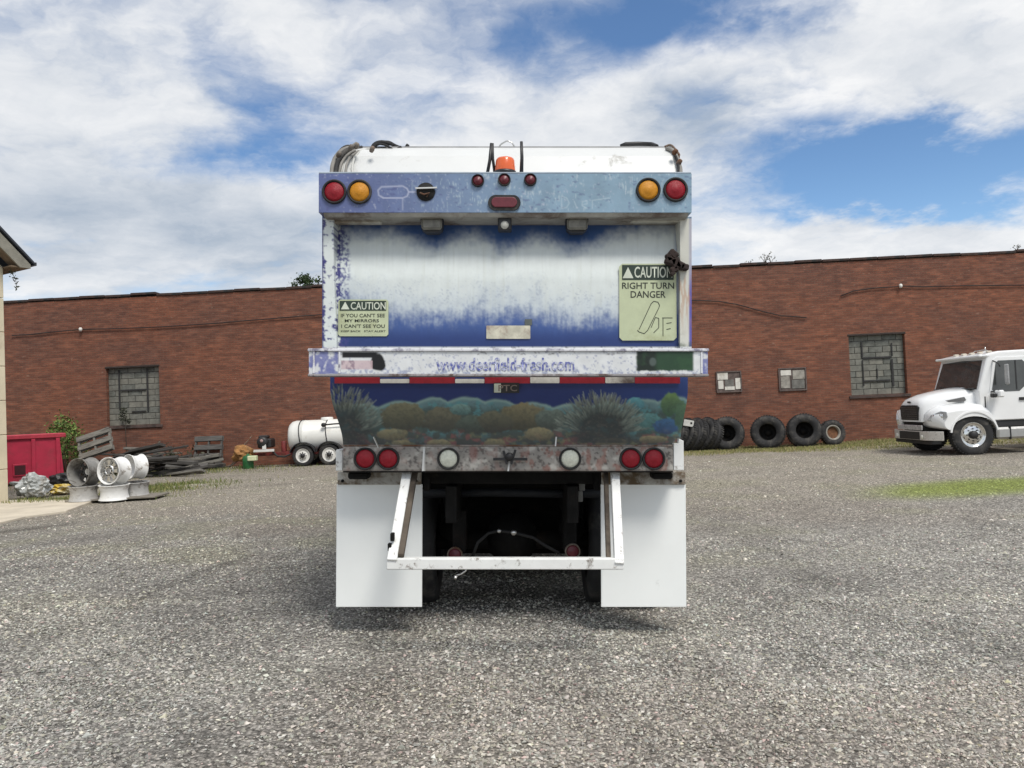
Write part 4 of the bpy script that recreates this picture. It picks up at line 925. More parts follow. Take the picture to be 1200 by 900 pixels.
    p = TP(591.5, 263, 4.97); b = MB(); b.box(p.x - .045, p.x + .045, p.y, p.y + .09, p.z - .035, p.z + .055, .008); co = b.build('rear_camera', BLACKP, G)
    b = MB(); b.lathe([(.026, 0), (.026, .012), (.012, .022), (0, .022)], axis_matrix((p.x, p.y, p.z - .005), (0, -1, 0)), 20); b.build('lens', mat('pale_lens', (.5, .5, .45), .3), co)
    for (x0, x1, y0, y1) in ((391, 446, 254, 261), (740, 800, 255, 259.5)):
        p, q = TP(x0, y0, 5.04), TP(x1, y1, 5.04); b = MB(); b.box(p.x, q.x, p.y, p.y + .06, q.z, p.z, .004); b.build('trim_strip', mat('dirty_cream_trim', (.5, .49, .42), .6, var=.3, dirt=(.2, .16, .12), dirt_amt=.35), G)
    # rusty latch on the right edge
    b = MB(); rn = random.Random(4)
    for px, py, r in ((789, 298, 6), (786, 306, 7), (792, 309, 8), (797, 311, 6), (802, 313, 5), (784, 302, 5), (790, 316, 5), (788, 321, 3)):
        p = TP(px, py, 4.99); s = r / FPX * 5; b.box(-s, s, -.02, .03, -s * .75, s * .75, s * .3, Matrix.Translation(p) @ Matrix.Rotation(rn.uniform(0, 3), 4, 'Y'))
    b.build('rusty_latch', mat('dark_rust', (.028, .016, .013), .85, var=.5, scale=20, bump=.6, bscale=60), G)
    # ---------- stickers with their lettering
    pale = mat('sticker_pale_green', (.50, .55, .36), .5, var=.12, scale=5, dirt=(.36, .38, .22), dirt_amt=.3); dkg = mat('sticker_dark_green', (.022, .04, .028), .5, var=.3, scale=8); ink = mat('sticker_ink', (.03, .035, .025), .6, var=.2); lt = mat('sticker_light_ink', (.58, .62, .52), .6, var=.15)
    def plate(name, x0, x1, y0, y1, D, m, par, cham=.012, th=.003):
        p, q = TP(x0, y0, D), TP(x1, y1, D); k = cham
        bb = MB(); bb.prism([(p.x + k, p.z), (q.x - k, p.z), (q.x, p.z - k), (q.x, q.z + k), (q.x - k, q.z), (p.x + k, q.z), (p.x, q.z + k), (p.x, p.z - k)], 'y', p.y, p.y + th); return bb.build(name, m, par)
    Ds = 5.058
    s1 = plate('caution_sticker', 396.5, 455, 351, 394, Ds, pale, G)
    plate('header_band', 398, 452.5, 352.5, 364, Ds - .002, dkg, s1, .002, .0018)
    def tri(cx, y0, y1, hw, par, D):
        p = [TP(cx, y0, D), TP(cx + hw, y1, D), TP(cx - hw, y1, D)]; bb = MB(); bb.prism([(v.x, v.z) for v in p], 'y', p[0].y, p[0].y + .0015); bb.build('warning_triangle', lt, par)
    tri(404.5, 353.5, 362.5, 5.0, s1, Ds - .004); lettering('caution_lettering', 'CAUTION', 411, 452, 354, 362.8, Ds - .0032, lt, s1)
    for tx, x0, x1, y0, y1 in (("IF YOU CAN'T SEE", 399.5, 451, 367.5, 371.8), ("MY MIRRORS", 404, 444, 374, 377.6), ("I CAN'T SEE YOU", 400, 451, 380, 384.2), ("KEEP BACK   STAY ALERT", 399.5, 452, 387, 389.2)):
        lettering('sticker_lettering', tx, x0, x1, y0, y1, Ds - .0015, ink, s1)
    Ds = 5.055
    s2 = plate('right_turn_sticker', 725.5, 793, 309, 399, Ds, pale, G, .02)
    plate('header_band', 729, 789.5, 310.5, 328, Ds - .002, dkg, s2, .002, .0018)
    tri(736, 313, 326, 6.3, s2, Ds - .004); lettering('caution_lettering', 'CAUTION', 743.5, 788, 312.5, 325.5, Ds - .0032, lt, s2)
    lettering('sticker_lettering', 'RIGHT TURN', 729, 790, 331, 338.5, Ds - .0015, ink, s2); lettering('sticker_lettering', 'DANGER', 739, 780, 341, 349, Ds - .0015, ink, s2)
    b = MB()
    def ln(pts, w=.0042):
        q = [TP(x, y, Ds - .001) for x, y in pts]
        for u, v in zip(q, q[1:]): b.bar(u, v, w, .0016, upv=(0, 1, 0))
    ln([(749, 386), (763, 356), (766, 353), (771, 354), (773, 358), (772, 361), (759, 387), (755, 391), (749, 389), (747, 387)]); ln([(763, 384), (768, 372), (772, 373), (772, 384), (766, 390)]); ln([(777, 394), (777, 373)]); ln([(776, 372.5), (788, 372.5)]); ln([(781, 379), (787, 378)]); ln([(781, 386), (786, 385)])
    b.build('turning_diagram', ink, s2)
    ws = plate('blank_sticker', 570, 621.5, 381.5, 397, 5.058, mat('faded_sticker', (.56, .54, .43), .6, var=.3, scale=14, dirt=(.34, .27, .22), dirt_amt=.4, dirt_scale=12), G, .003)
    plate('grey_patch', 615, 623.5, 374, 381, 5.058, mat('grey_patch', (.12, .14, .13), .6, var=.3), G, .002)
    # ---------- bumper
    bm_ = sheet('bumper', 362, 829.5, 412, 438, lambda py: 4.80 + 0 * py, G, 0.14, 1.2)
    p, q = TP(361, 408.5, 4.80), TP(830.5, 412, 4.80); lipm = mat('worn_white_edge', (.72, .73, .76), .5, var=.12, dirt=(.2, .19, .26), dirt_amt=.38, dirt_scale=12)
    b = MB(); b.box(p.x, q.x, p.y - .012, p.y + .145, q.z + .0006, p.z, .004); b.build('top_lip', lipm, bm_)
    p, q = TP(361, 438, 4.80), TP(830.5, 441, 4.80); b = MB(); b.box(p.x, q.x, p.y - .006, p.y + .145, q.z, p.z - .0006, .003); b.build('bottom_lip', mat('worn_grey_edge', (.32, .31, .32), .6, var=.3, dirt=(.1, .07, .06), dirt_amt=.4, dirt_scale=12), bm_)
    for px in (368, 398, 822): 
        p = TP(px, 411, 4.799); b = MB(); b.box(p.x - .006, p.x + .006, p.y - .006, p.y, TP(px, 438, 4.8).z + .002, p.z - .001, .002); b.build('edge_weld', lipm, bm_)
    tm = bpy.data.materials.new('faded_blue_lettering'); tm.use_nodes = True; T = NT(tm.node_tree); bs = tm.node_tree.nodes['Principled BSDF']
    oc = T.node('ShaderNodeTexCoord').outputs['Object']; T.put(bs.inputs['Base Color'], T.mix(T.ss(T.noise(oc, 55, 4, .6), .40, .60), A(88, 96, 164), A(194, 198, 212))); bs.inputs['Roughness'].default_value = .5
    for off in (0, .45):
        lettering('web_address_lettering', 'www.deerfield-fresh.com', 511 + off, 673 + off, 419, 434.5, 4.797 - off * .002, tm, bm_)
    # reflective tape under the bumper
    redt = mat('red_reflective_tape', (.30, .014, .026), .4, var=.2, scale=30); wht = mat('white_reflective_tape', (.66, .65, .60), .5, var=.2, scale=20, dirt=(.12, .09, .08), dirt_amt=.3)
    x = 392
    for k in range(5):
        e = min(x + 53, 801); plate('red_tape', x, e, 440.5, 449.3, 5.072, redt, G, .001)
        if k < 4: plate('white_tape', x + 53.4, x + 87.6, 441.5 + (2.5 if k < 2 else 0), 449, 5.072, wht, G, .004)
        x += 88
    pl = plate('small_plate', 578.5, 608.5, 448.5, 460.5, 5.066, mat('black_plate', (.02, .018, .018), .5), G, .002)
    plate('white_corner', 579, 587, 449.5, 460, 5.0645, lt, pl, .001, .0015); lettering('plate_lettering', 'PTC', 584, 606, 451, 458.5, 5.0635, mat('brownish_ink', (.25, .20, .17), .6), pl)
    # ---------- rear sill with its lamps
    sill = sheet('rear_sill', 402, 789, 523.5, 552, lambda py: 5.17 + 0 * py, G, 0.26, 1.25)
    p, q = TP(402, 523.5, 5.17), TP(789, 552, 5.17)
    b = MB(); b.box(p.x, q.x, p.y + .002, p.y + .26, p.z + .0005, p.z + .012, .003); b.build('sill_ledge', mat('rusty_ledge', (.3, .27, .24), .7, var=.3, dirt=(.14, .07, .04), dirt_amt=.5, dirt_scale=10), sill)
    b = MB(); b.box(p.x, q.x, p.y + .002, p.y + .26, q.z - .010, q.z - .0005, .003); b.build('sill_ledge', DARK, sill)
    for px in (428, 455, 739, 766): lamp('brake_light', px, 537.5, 13.3, 5.17, REDLENS, G)
    for px in (525.5, 668): lamp('reverse_light', px, 537.5, 13.0, 5.17, CLEARL, G)
    b = MB(); b.bar(TP(578, 538, 5.14), TP(618, 538, 5.14), .02, .018); b.bar(TP(590, 528, 5.14), TP(594, 544, 5.14), .016, .018, upv=(0, 1, 0)); b.bar(TP(604, 527, 5.14), TP(599, 544, 5.14), .016, .018, upv=(0, 1, 0)); b.lathe([(.028, 0), (.028, .04), (0, .04)], axis_matrix(TP(597, 535, 5.165), (0, -1, 0)), 14); b.build('tow_latch', BLACKP, sill)
    for px in (497, 597): 
        b = MB(); b.bar(TP(px, 540 if px > 500 else 526, 5.16), TP(px - 1.5, 552, 5.16), .012, .010, upv=(0, 1, 0)); b.build('weld_seam', WHITE, sill)
    b = MB(); b.bar(TP(438, 512, 5.15), TP(444, 525, 5.13), .012, .006); b.build('bent_clip', STEEL, sill)
    b = MB(); b.bar(TP(652, 512, 5.15), TP(651, 523, 5.13), .009, .006); b.build('bent_clip', STEEL, sill)
    p, q = TP(789.5, 516, 5.16), TP(801.5, 551, 5.16); b = MB(); b.prism([(p.x, p.z - .02), (p.x + .03, p.z - .02), (p.x + .035, p.z + .012), (q.x, p.z - .004), (q.x, q.z), (p.x, q.z)], 'y', p.y, p.y + .2, .005); b.build('corner_bracket', CHIPPED, G)
    p, q = TP(393.5, 527, 5.22), TP(402, 552, 5.22); b = MB(); b.box(p.x, q.x - .002, p.y, p.y + .16, q.z, p.z, .005); b.build('corner_bracket', CHIPPED, G)
    # ---------- mud flaps with their hangers
    brn = mat('stained_hanger', (.50, .49, .45), .6, var=.25, scale=4, dirt=(.12, .085, .05), dirt_amt=.5, dirt_scale=6)
    for x0, x1 in ((394.5, 494.5), (704, 804.5)):
        p, q = TP(x0, 567.5, 5.42), TP(x1, 711.5, 5.42)
        b = MB(); b.box(p.x, q.x, p.y, p.y + .012, q.z, p.z, .003)
        fl = b.build('mud_flap', FLAPW, G)
        p, q = TP(x0 + 1, 553, 5.40), TP(x1 - 1, 568, 5.40); b = MB(); b.box(p.x, q.x, p.y, p.y + .03, q.z, p.z, .004); b.build('flap_hanger', brn, G)
        for px in (x0 + 7, x1 - 7):
            b = MB(); b.lathe([(.011, 0), (.011, .010), (0, .012)], axis_matrix(TP(px, 563.5, 5.40), (0, -1, 0)), 8); b.build('bolt', DARK, fl)
    for px in (420, 776):
        p = TP(px, 553, 5.3); b = MB(); b.box(p.x - .07, p.x + .07, p.y - .02, p.y + .10, p.z - .05, p.z + .0, .012); b.build('hanger_clamp', DARK, G)
    for s, px in ((-1, 500), (1, 700)):
        p = TP(px, 553, 5.46); b = MB(); b.box(p.x - .02, p.x + .02, p.y, p.y + .1, TP(px, 575, 5.46).z, p.z, .004); b.build('hanger_arm', DARK, G)
    # ---------- swing-down rear step
    b = MB()
    a0, a1 = TP(477.5, 552, 5.28), TP(459.5, 658, 4.80); b.bar(a0, a1, .062, .045, .004, upv=(0, 1, 0))
    c0, c1 = TP(720.5, 552, 5.28), TP(725.5, 662, 4.80); b.bar(c0, c1, .058, .045, .004, upv=(0, 1, 0))
    p, q = TP(453, 654.5, 4.80), TP(731, 667.5, 4.80); b.box(p.x, q.x, p.y - .004, p.y + .06, q.z, p.z, .005)
    b.build('rear_step', CHIPPED, G)
    b = MB()
    st_ = mat('rust_stained_side', (.10, .08, .06), .8, var=.4, scale=8, dirt=(.03, .022, .016), dirt_amt=.5)  # inner sides of the step arms drawn as darker brown bars
    b.bar(a0 + Vector((.050, .03, 0)), a1 + Vector((.052, .02, .03)), .036, .04, .003, upv=(0, 1, 0)); b.build('step_channel', st_, G)
    b = MB(); b.bar(c0 + Vector((-.056, .05, 0)), c1 + Vector((-.060, .05, .03)), .03, .03, .003, upv=(0, 1, 0)); b.build('step_channel', st_, G)
    for x, y in ((464, 628), (461, 640), (730, 655)):
        p = TP(x - 4, y, 4.86) ; b = MB(); b.box(p.x - .012, p.x + .012, p.y - .02, p.y + .02, p.z - .03, p.z + .02, .004); b.build('hinge_lug', DARK, G)
    # ---------- underneath: rails, axles, wheels, reflectors
    for s in (-1, 1): b = MB(); b.box(s * .43 - .04, s * .43 + .04, -.55, 7.0, .78, 1.04, .004); b.build('chassis_rail', DARK, G)
    for q in ((-.60, .60, -.50, -.30, 1.05, 1.195), (-.85, .85, .1, .22, .95, 1.19), (-1.1, 1.1, 1.55, 1.75, .62, 1.19), (-.9, .9, 2.2, 2.6, .35, 1.1), (-.58, .58, .85, .95, .30, 1.19)):  # the taller boxes are made-up blocks, added to keep light out underneath
        b = MB(); b.box(*q, .01); b.build('cross_member_or_light_block', DARK, G)
    b = MB(); b.tube([(-.75, -.05, .93), (-.2, -.10, .95), (.3, -.1, .94), (.75, -.05, .93)], .035, 8); b.build('hydraulic_pipe', mat('dark_blue_pipe', (.006, .008, .012), .7), G)
    for yy, nm in ((.40, 'rear_axle'), (1.70, 'rear_axle')):
        b = MB(); b.tube([(-1.0, yy, .5), (1.0, yy, .5)], .075, 12); b.lathe([(0, -.22), (.14, -.2), (.21, -.08), (.21, .06), (.12, .2), (0, .21)], axis_matrix((0, yy, .52), (0, -1, 0)), 20)
        for s in (-1, 1): b.lathe([(.10, -.12), (.10, .1), (0, .1)], axis_matrix((s * .48, yy - .16, .62), (0, -1, .2)), 14)
        b.build(nm, DARK, G)
        for s in (-1, 1):
            for k, x in enumerate((1.06, .73)): wheel('wheel', G, (s * x, yy, .5), (s, 0, 0), .5, .27, .29, WHITE if k == 0 else DARK, .10 if k == 0 else .2, 0)
    for s in (-1, 1): wheel('wheel', G, (s * 1.02, 6.2, .5), (s, 0, 0), .5, .28, .29, STEEL, .04, 8)
    for x in (-.40, .44): b = MB(); b.box(x - .05, x + .05, -.16, .05, .50, .82, .01); b.build('spring_hanger', DARK, G)
    for px, py in ((533, 650), (671, 646)): lamp('round_reflector', px, py, 9, 5.72, REDDULL, G, ring=RUSTY)
    b = MB(); p = TP(682, 560, 5.75); b.box(p.x - .022, p.x + .022, p.y, p.y + .02, TP(682, 575, 5.75).z, p.z, .003); b.box(p.x - .03, p.x + .005, p.y - .002, p.y + .018, TP(680, 588, 5.75).z, TP(682, 575.5, 5.75).z, .003); b.build('hanging_strap', mat('pale_strap', (.4, .4, .38), .7, var=.3), G)
    b = MB(); b.tube([TP(x, y, 5.75) for x, y in ((554, 652), (560, 636), (572, 625), (584, 622), (602, 624), (625, 630), (640, 640), (655, 648))], .012, 7); b.build('air_line', mat('dark_line', (.014, .014, .014), .7), G)
    b = MB(); b.lathe([(.02, -.02), (.02, .02), (0, .021)], axis_matrix(TP(602, 624, 5.72), (0, -1, 0)), 10); b.lathe([(.014, -.02), (.014, .02), (0, .021)], axis_matrix(TP(585, 622, 5.72), (0, -1, 0)), 10); b.build('air_fitting', STEEL, G)
    b = MB(); b.tube([TP(x, y, 5.3) for x, y in ((548, 662), (546, 669), (540, 673), (533, 675))], .006, 6); b.lathe([(.010, -.01), (.010, .02), (0, .021)], axis_matrix(TP(534, 676, 5.28), (0, -1, -.3)), 10); b.build('hanging_wire', STEEL, G)
    return root

def prof_z_top(pp): return TP(600, pp[0][0], pp[0][1]).z
def smooth_path(pts, k=4):
    P = [np.array(p, float) for p in pts]; P = [2 * P[0] - P[1]] + P + [2 * P[-1] - P[-2]]; out = []
    for i in range(1, len(P) - 2):
        for t in np.linspace(0, 1, k, endpoint=False):
            a, b, c, d = P[i - 1], P[i], P[i + 1], P[i + 2]
            out.append(tuple(.5 * (2 * b + (c - a) * t + (2 * a - 5 * b + 4 * c - d) * t * t + (3 * b - a - 3 * c + d) * t ** 3)))
    out.append(tuple(P[-2])); return out
build_refuse_truck()
# ------------------------------------------------------------------ white conventional-cab truck at the right
def arc(cx, cz, r, a0, a1, n): return [(cx + r * math.cos(R(a0 + (a1 - a0) * k / n)), cz + r * math.sin(R(a0 + (a1 - a0) * k / n))) for k in range(n + 1)]
def loft(b, secs):
    """list of equal-length point rings -> open skin"""
    rows = [[b.bm.verts.new(p) for p in s] for s in secs]
    for r0, r1 in zip(rows, rows[1:]):
        for k in range(len(r0) - 1):
            f = b.bm.faces.new([r0[k], r0[k + 1], r1[k + 1], r1[k]]); f.smooth = True
    return rows
def build_white_truck():
    w = at_depth(1142, 512, 18.15)
    root = empty('parked_truck', (w.x - 1.2, 18.15 + 1.10, 0), R(-1.0)); G = root
    tag(root, 'clean white conventional-cab truck parked by the brick wall facing the tyres', 'truck')
    PW = mat('glossy_white_paint', (.80, .81, .81), .22, var=.03, scale=1.5, coat=.5); GL = mat('tinted_glass', (.05, .055, .055), .04, var=.3, scale=3, spec=1.0)
    BK = mat('matte_black_trim', (.02, .02, .021), .55, var=.2); RB = BLACKP
    # hood: sections from nose to cowl, bulged centre
    secs = []
    for s, hw, zc, zs, ze in ((.06, .40, 1.16, 1.12, .80), (.10, .46, 1.27, 1.22, .80), (.25, .52, 1.37, 1.30, .85), (.6, .60, 1.46, 1.36, 1.0), (1.0, .70, 1.54, 1.42, 1.05), (1.42, .80, 1.60, 1.48, 1.05)):
        secs.append([(s, y, z) for y, z in ((-hw - .10, ze), (-hw - .05, zs - .10), (-hw, zs), (-hw * .8, zs + (zc - zs) * .6), (-hw * .4, zc), (0, zc + .01), (hw * .4, zc), (hw * .8, zs + (zc - zs) * .6), (hw, zs), (hw + .05, zs - .10), (hw + .10, ze))])
    b = MB(); rows = loft(b, secs); b.bm.faces.new(rows[0]); hood = b.build('hood', PW, G)
    # fenders with wheel arches
    for s in (-1, 1):
        pts = [(.30, .66), (.17, .72), (.12, .86), (.15, .98), (.30, 1.09), (.55, 1.17), (.85, 1.22), (1.15, 1.24), (1.42, 1.22), (1.56, 1.14), (1.66, .98), (1.72, .78), (1.74, .62)]
        pts += [(x, z) for x, z in arc(1.2, .47, .56, 14, 166, 14)] + [(.58, .62)]
        b = MB(); rows = []
        for yy_, k, dz in ((.50, 0, .0), (.74, .03, .0), (.90, .09, .015), (1.02, .20, .04), (1.09, .32, .09), (1.13, .42, .16)):
            rows.append([b.bm.verts.new((x + k * max(0, 1 - x / .6), s * yy_, z - (dz * (z - .66) / .5 if z > .7 else 0))) for x, z in pts])
        n_ = len(pts)
        for r0, r1 in zip(rows, rows[1:]):
            for q in range(n_): f_ = b.bm.faces.new([r0[q], r0[(q + 1) % n_], r1[(q + 1) % n_], r1[q]]); f_.smooth = True
        b.bm.faces.new(rows[0]); b.bm.faces.new(rows[-1]); f = b.build('fender', PW, G)
        b = MB(); lip = [(x, z) for x, z in arc(1.2, .47, .57, 10, 172, 18)] + [(x, z) for x, z in arc(1.2, .47, .535, 172, 10, 18)]
        yo = -1.15 if s < 0 else 1.10; b.prism(lip, 'y', yo, yo + .05, 0); b.build('arch_lip', PW, f)
        ca = R(47); hm = Matrix(((math.cos(ca), 0, -math.sin(ca)), (s * math.sin(ca), 0, s * math.cos(ca)), (0, 1, 0))).to_4x4(); hm.translation = (.345, s * .955, 0)
        b = MB(); b.prism([(-.32, .84), (-.18, .97), (.10, 1.06), (.27, 1.04), (.30, .92), (.14, .83), (-.12, .80)], 'z', -.03, .05, .01, M=hm); h = b.build('headlight', mat('headlight_chrome', (.58, .60, .62), .15, .4, var=.3, scale=12), G)
        for u_ in (-.08, .10): b = MB(); b.lathe([(.06, .051), (.055, .061), (0, .066)], hm @ Matrix.Translation((u_, .935, 0)), 16); b.build('bulb', CHROME, h)
        b = MB(); vy = s * .845; b.prism([(.72, 1.30), (1.16, 1.37), (1.20, 1.29), (1.14, 1.26), (.80, 1.26)], 'y', vy - .03, vy + .03, .008); b.build('hood_vent', mat('grey_vent', (.12, .12, .12), .6), hood)
    # inner bulkhead, grille, bumper
    b = MB(); b.box(.20, 1.7, -.49, .49, .55, 1.05); b.build('engine_bay', BK, G)
    b = MB(); b.prism([(-.42, .84), (.42, .84), (.46, 1.16), (.36, 1.21), (-.36, 1.21), (-.46, 1.16)], 'x', .03, .12, .02); gr = b.build('grille', BK, G)
    for k in range(6):
        z = .875 + k * .052; b = MB(); b.box(.015, .03, -.39, .39, z, z + .022, .003); b.build('grille_bar', mat('dark_chrome', (.12, .12, .12), .3, .6), gr)
    b = MB(); b.prism([(-.05, 1.262), (.05, 1.262), (.075, 1.285), (.05, 1.308), (-.05, 1.308), (-.075, 1.285)], 'x', .035, .075); b.build('badge', BK, hood)
    out = []
    for y in np.linspace(-1.16, 1.16, 15): out.append((float(.0 + .34 * max(0, (abs(y) - .55) / .61) ** 2.2), float(y)))
    inn = [(x + .07, y * .96) for x, y in out][::-1]
    b = MB(); b.prism(out + inn, 'z', .36, .58, .012); bp = b.build('bumper', mat('satin_chrome', (.66, .64, .60), .3, .3, var=.08), G)
    cen = [(x - .012, y) for x, y in out if abs(y) < .62]; b = MB(); b.prism(cen + [(x + .04, y) for x, y in cen][::-1], 'z', .37, .56); b.build('bumper_centre', BK, bp)
    b = MB(); b.box(-.0, .06, -.6, .6, .60, .72, .015); b.build('bumper_step', mat('white_bar', (.7, .7, .7), .3, .5), bp)
    for y in (-.62, .62): b = MB(); b.lathe([(.05, 0), (.05, .03), (.03, .045), (0, .045)], axis_matrix((.0, y, .44), (-1, 0, 0)), 14); b.build('fog_light', mat('fog_lens', (.8, .78, .68), .2), bp)
    b = MB(); b.box(.12, .5, -.9, .9, .26, .355, .02); b.build('air_dam', BK, G)
    # cab
    side = [(1.42, .78), (1.42, 1.50), (1.66, 2.28), (1.60, 2.32), (1.64, 2.37), (1.95, 2.43), (3.0, 2.45), (3.06, 2.38), (3.06, .78)]
    b = MB(); b.prism(side, 'y', -1.02, 1.02, .06, seg=3); cab = b.build('cab', PW, G)
    b = MB(); b.box(1.50, 1.60, -.98, .98, 2.30, 2.36, .02); b.build('roof_visor', PW, cab)
    nx, nz = 0.956, -0.294   # windshield lies on the sloping front
    def wsp(y, t, o=0.0): return (1.42 + .24 * t - o * .956, y, 1.50 + .78 * t + o * .294)
    b = MB(); ring = [(-.92, .05), (-.5, .02), (0, .01), (.5, .02), (.92, .05), (.86, .93), (0, .96), (-.86, .93)]
    va = [b.bm.verts.new(wsp(y, t, .012)) for y, t in ring]; vb = [b.bm.verts.new(wsp(y, t, -.03)) for y, t in ring]
    b.bm.faces.new(va); b.bm.faces.new(vb[::-1])
    for k in range(8): b.bm.faces.new([va[k], va[(k + 1) % 8], vb[(k + 1) % 8], vb[k]])
    b.build('windshield', GL, cab)
    b = MB(); b.box(1.34, 1.44, -.85, .85, 1.545, 1.575, .01); b.build('wiper_cowl', BK, cab)
    for y in (-.5, .25): b = MB(); b.bar(wsp(y, .06, .03), wsp(y + .45, .16, .03), .02, .012); b.build('wiper', BK, cab)
    for s in (-1, 1):
        yo = s * 1.02; o = lambda a: (yo + s * a)
        def pr(pts, a, c, name, m, par, bev=.004): bb = MB(); bb.prism(pts, 'y', min(o(a), o(c)), max(o(a), o(c)), bev); return bb.build(name, m, par)
        door = pr([(1.60, .80), (1.60, 1.36), (1.66, 1.44), (1.78, 2.22), (1.86, 2.28), (2.56, 2.28), (2.62, 2.20), (2.62, .80)], -.01, .018, 'door', PW, G, .008)
        pr([(1.72, 1.52), (1.76, 1.46), (2.36, 1.46), (2.52, 1.60), (2.52, 2.14), (2.46, 2.20), (1.90, 2.20), (1.84, 2.14)], .012, .026, 'door_window', GL, door)
        pr([(2.28, 1.50), (2.31, 1.50), (2.31, 2.19), (2.28, 2.19)], .024, .032, 'window_divider', BK, door, 0)
        pr([(2.34, 1.24), (2.52, 1.24), (2.52, 1.31), (2.34, 1.31)], .012, .05, 'door_handle', BK, door)
        pr([(1.54, .82), (1.57, .82), (1.57, 1.36), (1.54, 1.36)], -.01, .006, 'door_seam', mat('seam_shadow_gap', (.08, .08, .08), .8), cab, 0)
        pr([(2.80, 1.0), (3.0, 1.0), (3.0, 1.28), (2.80, 1.28)], .0, .02, 'side_vent', BK, cab)
        # mirror on its arms
        b = MB(); b.tube([(1.70, yo + s * .02, 1.47), (1.72, yo + s * .22, 1.45), (1.74, yo + s * .27, 1.50)], .018, 7); b.tube([(1.78, yo + s * .02, 2.2), (1.78, yo + s * .24, 2.12), (1.78, yo + s * .27, 2.05)], .016, 7)
        mi = b.build('mirror_arm', BK, G); b = MB(); b.box(1.90, 1.96, min(o(.22), o(.34)), max(o(.22), o(.34)), 1.62, 2.1, .02); b.build('mirror_housing', mat('mirror_grey', (.42, .42, .42), .3, .5), mi)
        b = MB(); b.box(1.70, 1.84, min(o(.12), o(.32)), max(o(.12), o(.32)), 1.33, 1.50, .03); b.build('lower_mirror', PW, mi); b = MB(); b.box(1.60, 1.695, min(o(.12), o(.26)), max(o(.12), o(.26)), 1.33, 1.43, .02); b.build('mirror_bracket', BK, mi)
        # steps and tank
        b = MB(); b.box(1.76, 2.95, min(o(-.55), o(.06)), max(o(-.55), o(.06)), .34, .62, .05); tk = b.build('step_tank', mat('brushed_aluminium', (.55, .55, .54), .35, .9, var=.1), G)
        for x in (2.05, 2.55): b = MB(); b.box(x, x + .035, min(o(-.56), o(.072)), max(o(-.56), o(.072)), .33, .63, .01); b.build('tank_strap', BK, tk)
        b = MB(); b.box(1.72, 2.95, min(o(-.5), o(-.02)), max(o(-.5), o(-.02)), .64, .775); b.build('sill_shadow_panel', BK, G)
    b = MB(); b.box(2.1, 2.3, -.12, .12, 2.44, 2.47, .01); b.build('roof_antenna_base', PW, cab)
    for y in (-.7, -.35, 0, .35, .7):
        b = MB(); b.box(1.84, 1.96, y - .045, y + .045, 2.415, 2.455, .015); b.build('clearance_light', mat('pale_clearance', (.62, .55, .45), .3), cab)
    b = MB(); b.tube([(2.18, -.1, 2.46), (2.18, -.1, 2.58)], .012, 6); b.tube([(2.05, -.5, 2.44), (2.05, -.3, 2.50), (2.05, .1, 2.50), (2.05, .3, 2.44)], .012, 6); b.build('air_horn', STEEL, cab)
    # chassis, rear box and wheels (out of frame to the right)
    b = MB()
    b.box(.5, 8.2, -.46, -.38, .62, .88); b.build('chassis_rail', DARK, G)
    b = MB(); b.box(.5, 8.2, .38, .46, .62, .88); b.build('chassis_rail', DARK, G)
    b = MB(); b.box(3.4, 8.3, -1.2, 1.2, .95, 1.12, .02); b.build('flat_bed', DARK, G)
    for s in (-1, 1): wheel('front_wheel', G, (1.2, s * .96, .47), (0, s, 0), .485, .26, .285, CHROME, .05, 10, BK, 44)
    for s in (-1, 1): wheel('rear_wheel', G, (6.6, s * .96, .48), (0, s, 0), .49, .26, .285, STEEL, .12, 8, BK)
    b = MB(); b.tube([(1.2, -.9, .45), (1.2, .9, .45)], .06, 8); b.build('front_axle', DARK, G)
    # shorten the nose to the photographed overhang
    for o_ in [k for k in bpy.data.objects if k.type == 'MESH' and (k.parent == G or (k.parent and k.parent.parent == G))]:
        if 'wheel' in o_.name or o_.data.users > 1: continue
        for v in o_.data.vertices:
            if v.co.x < .62: v.co.x = .62 - (.62 - v.co.x) * .62
build_white_truck()

# ------------------------------------------------------------------ tyres along the wall
def tyre_mesh(r, w, rim_r, treads=0):
    h = w / 2; b = MB()
    b.lathe([(rim_r, -h * .7), (rim_r + .02, -h * .92), (r * .80, -h), (r * .93, -h * .9), (r * .98, -h * .75), (r, -h * .5), (r, -.014), (r - .012, -.01), (r - .012, .01), (r, .014), (r, h * .5), (r * .98, h * .75), (r * .93, h * .9), (r * .80, h), (rim_r + .02, h * .92), (rim_r, h * .7), (rim_r + .03, h * .62), (r * .86, h * .6), (r * .90, 0), (r * .86, -h * .6), (rim_r + .03, -h * .62)], None, 40, True)
    for k in range(treads):
        Mk = Matrix.Rotation(2 * math.pi * k / treads, 4, 'Z')
        for s in (-1, 1): b.box(r - .01, r + .012, -.02, .02, s * h * .30, s * h * .85, 0, Mk)
    bmesh.ops.recalc_face_normals(b.bm, faces=b.bm.faces); me = bpy.data.meshes.new('tyre'); b.bm.to_mesh(me); b.bm.free(); return me
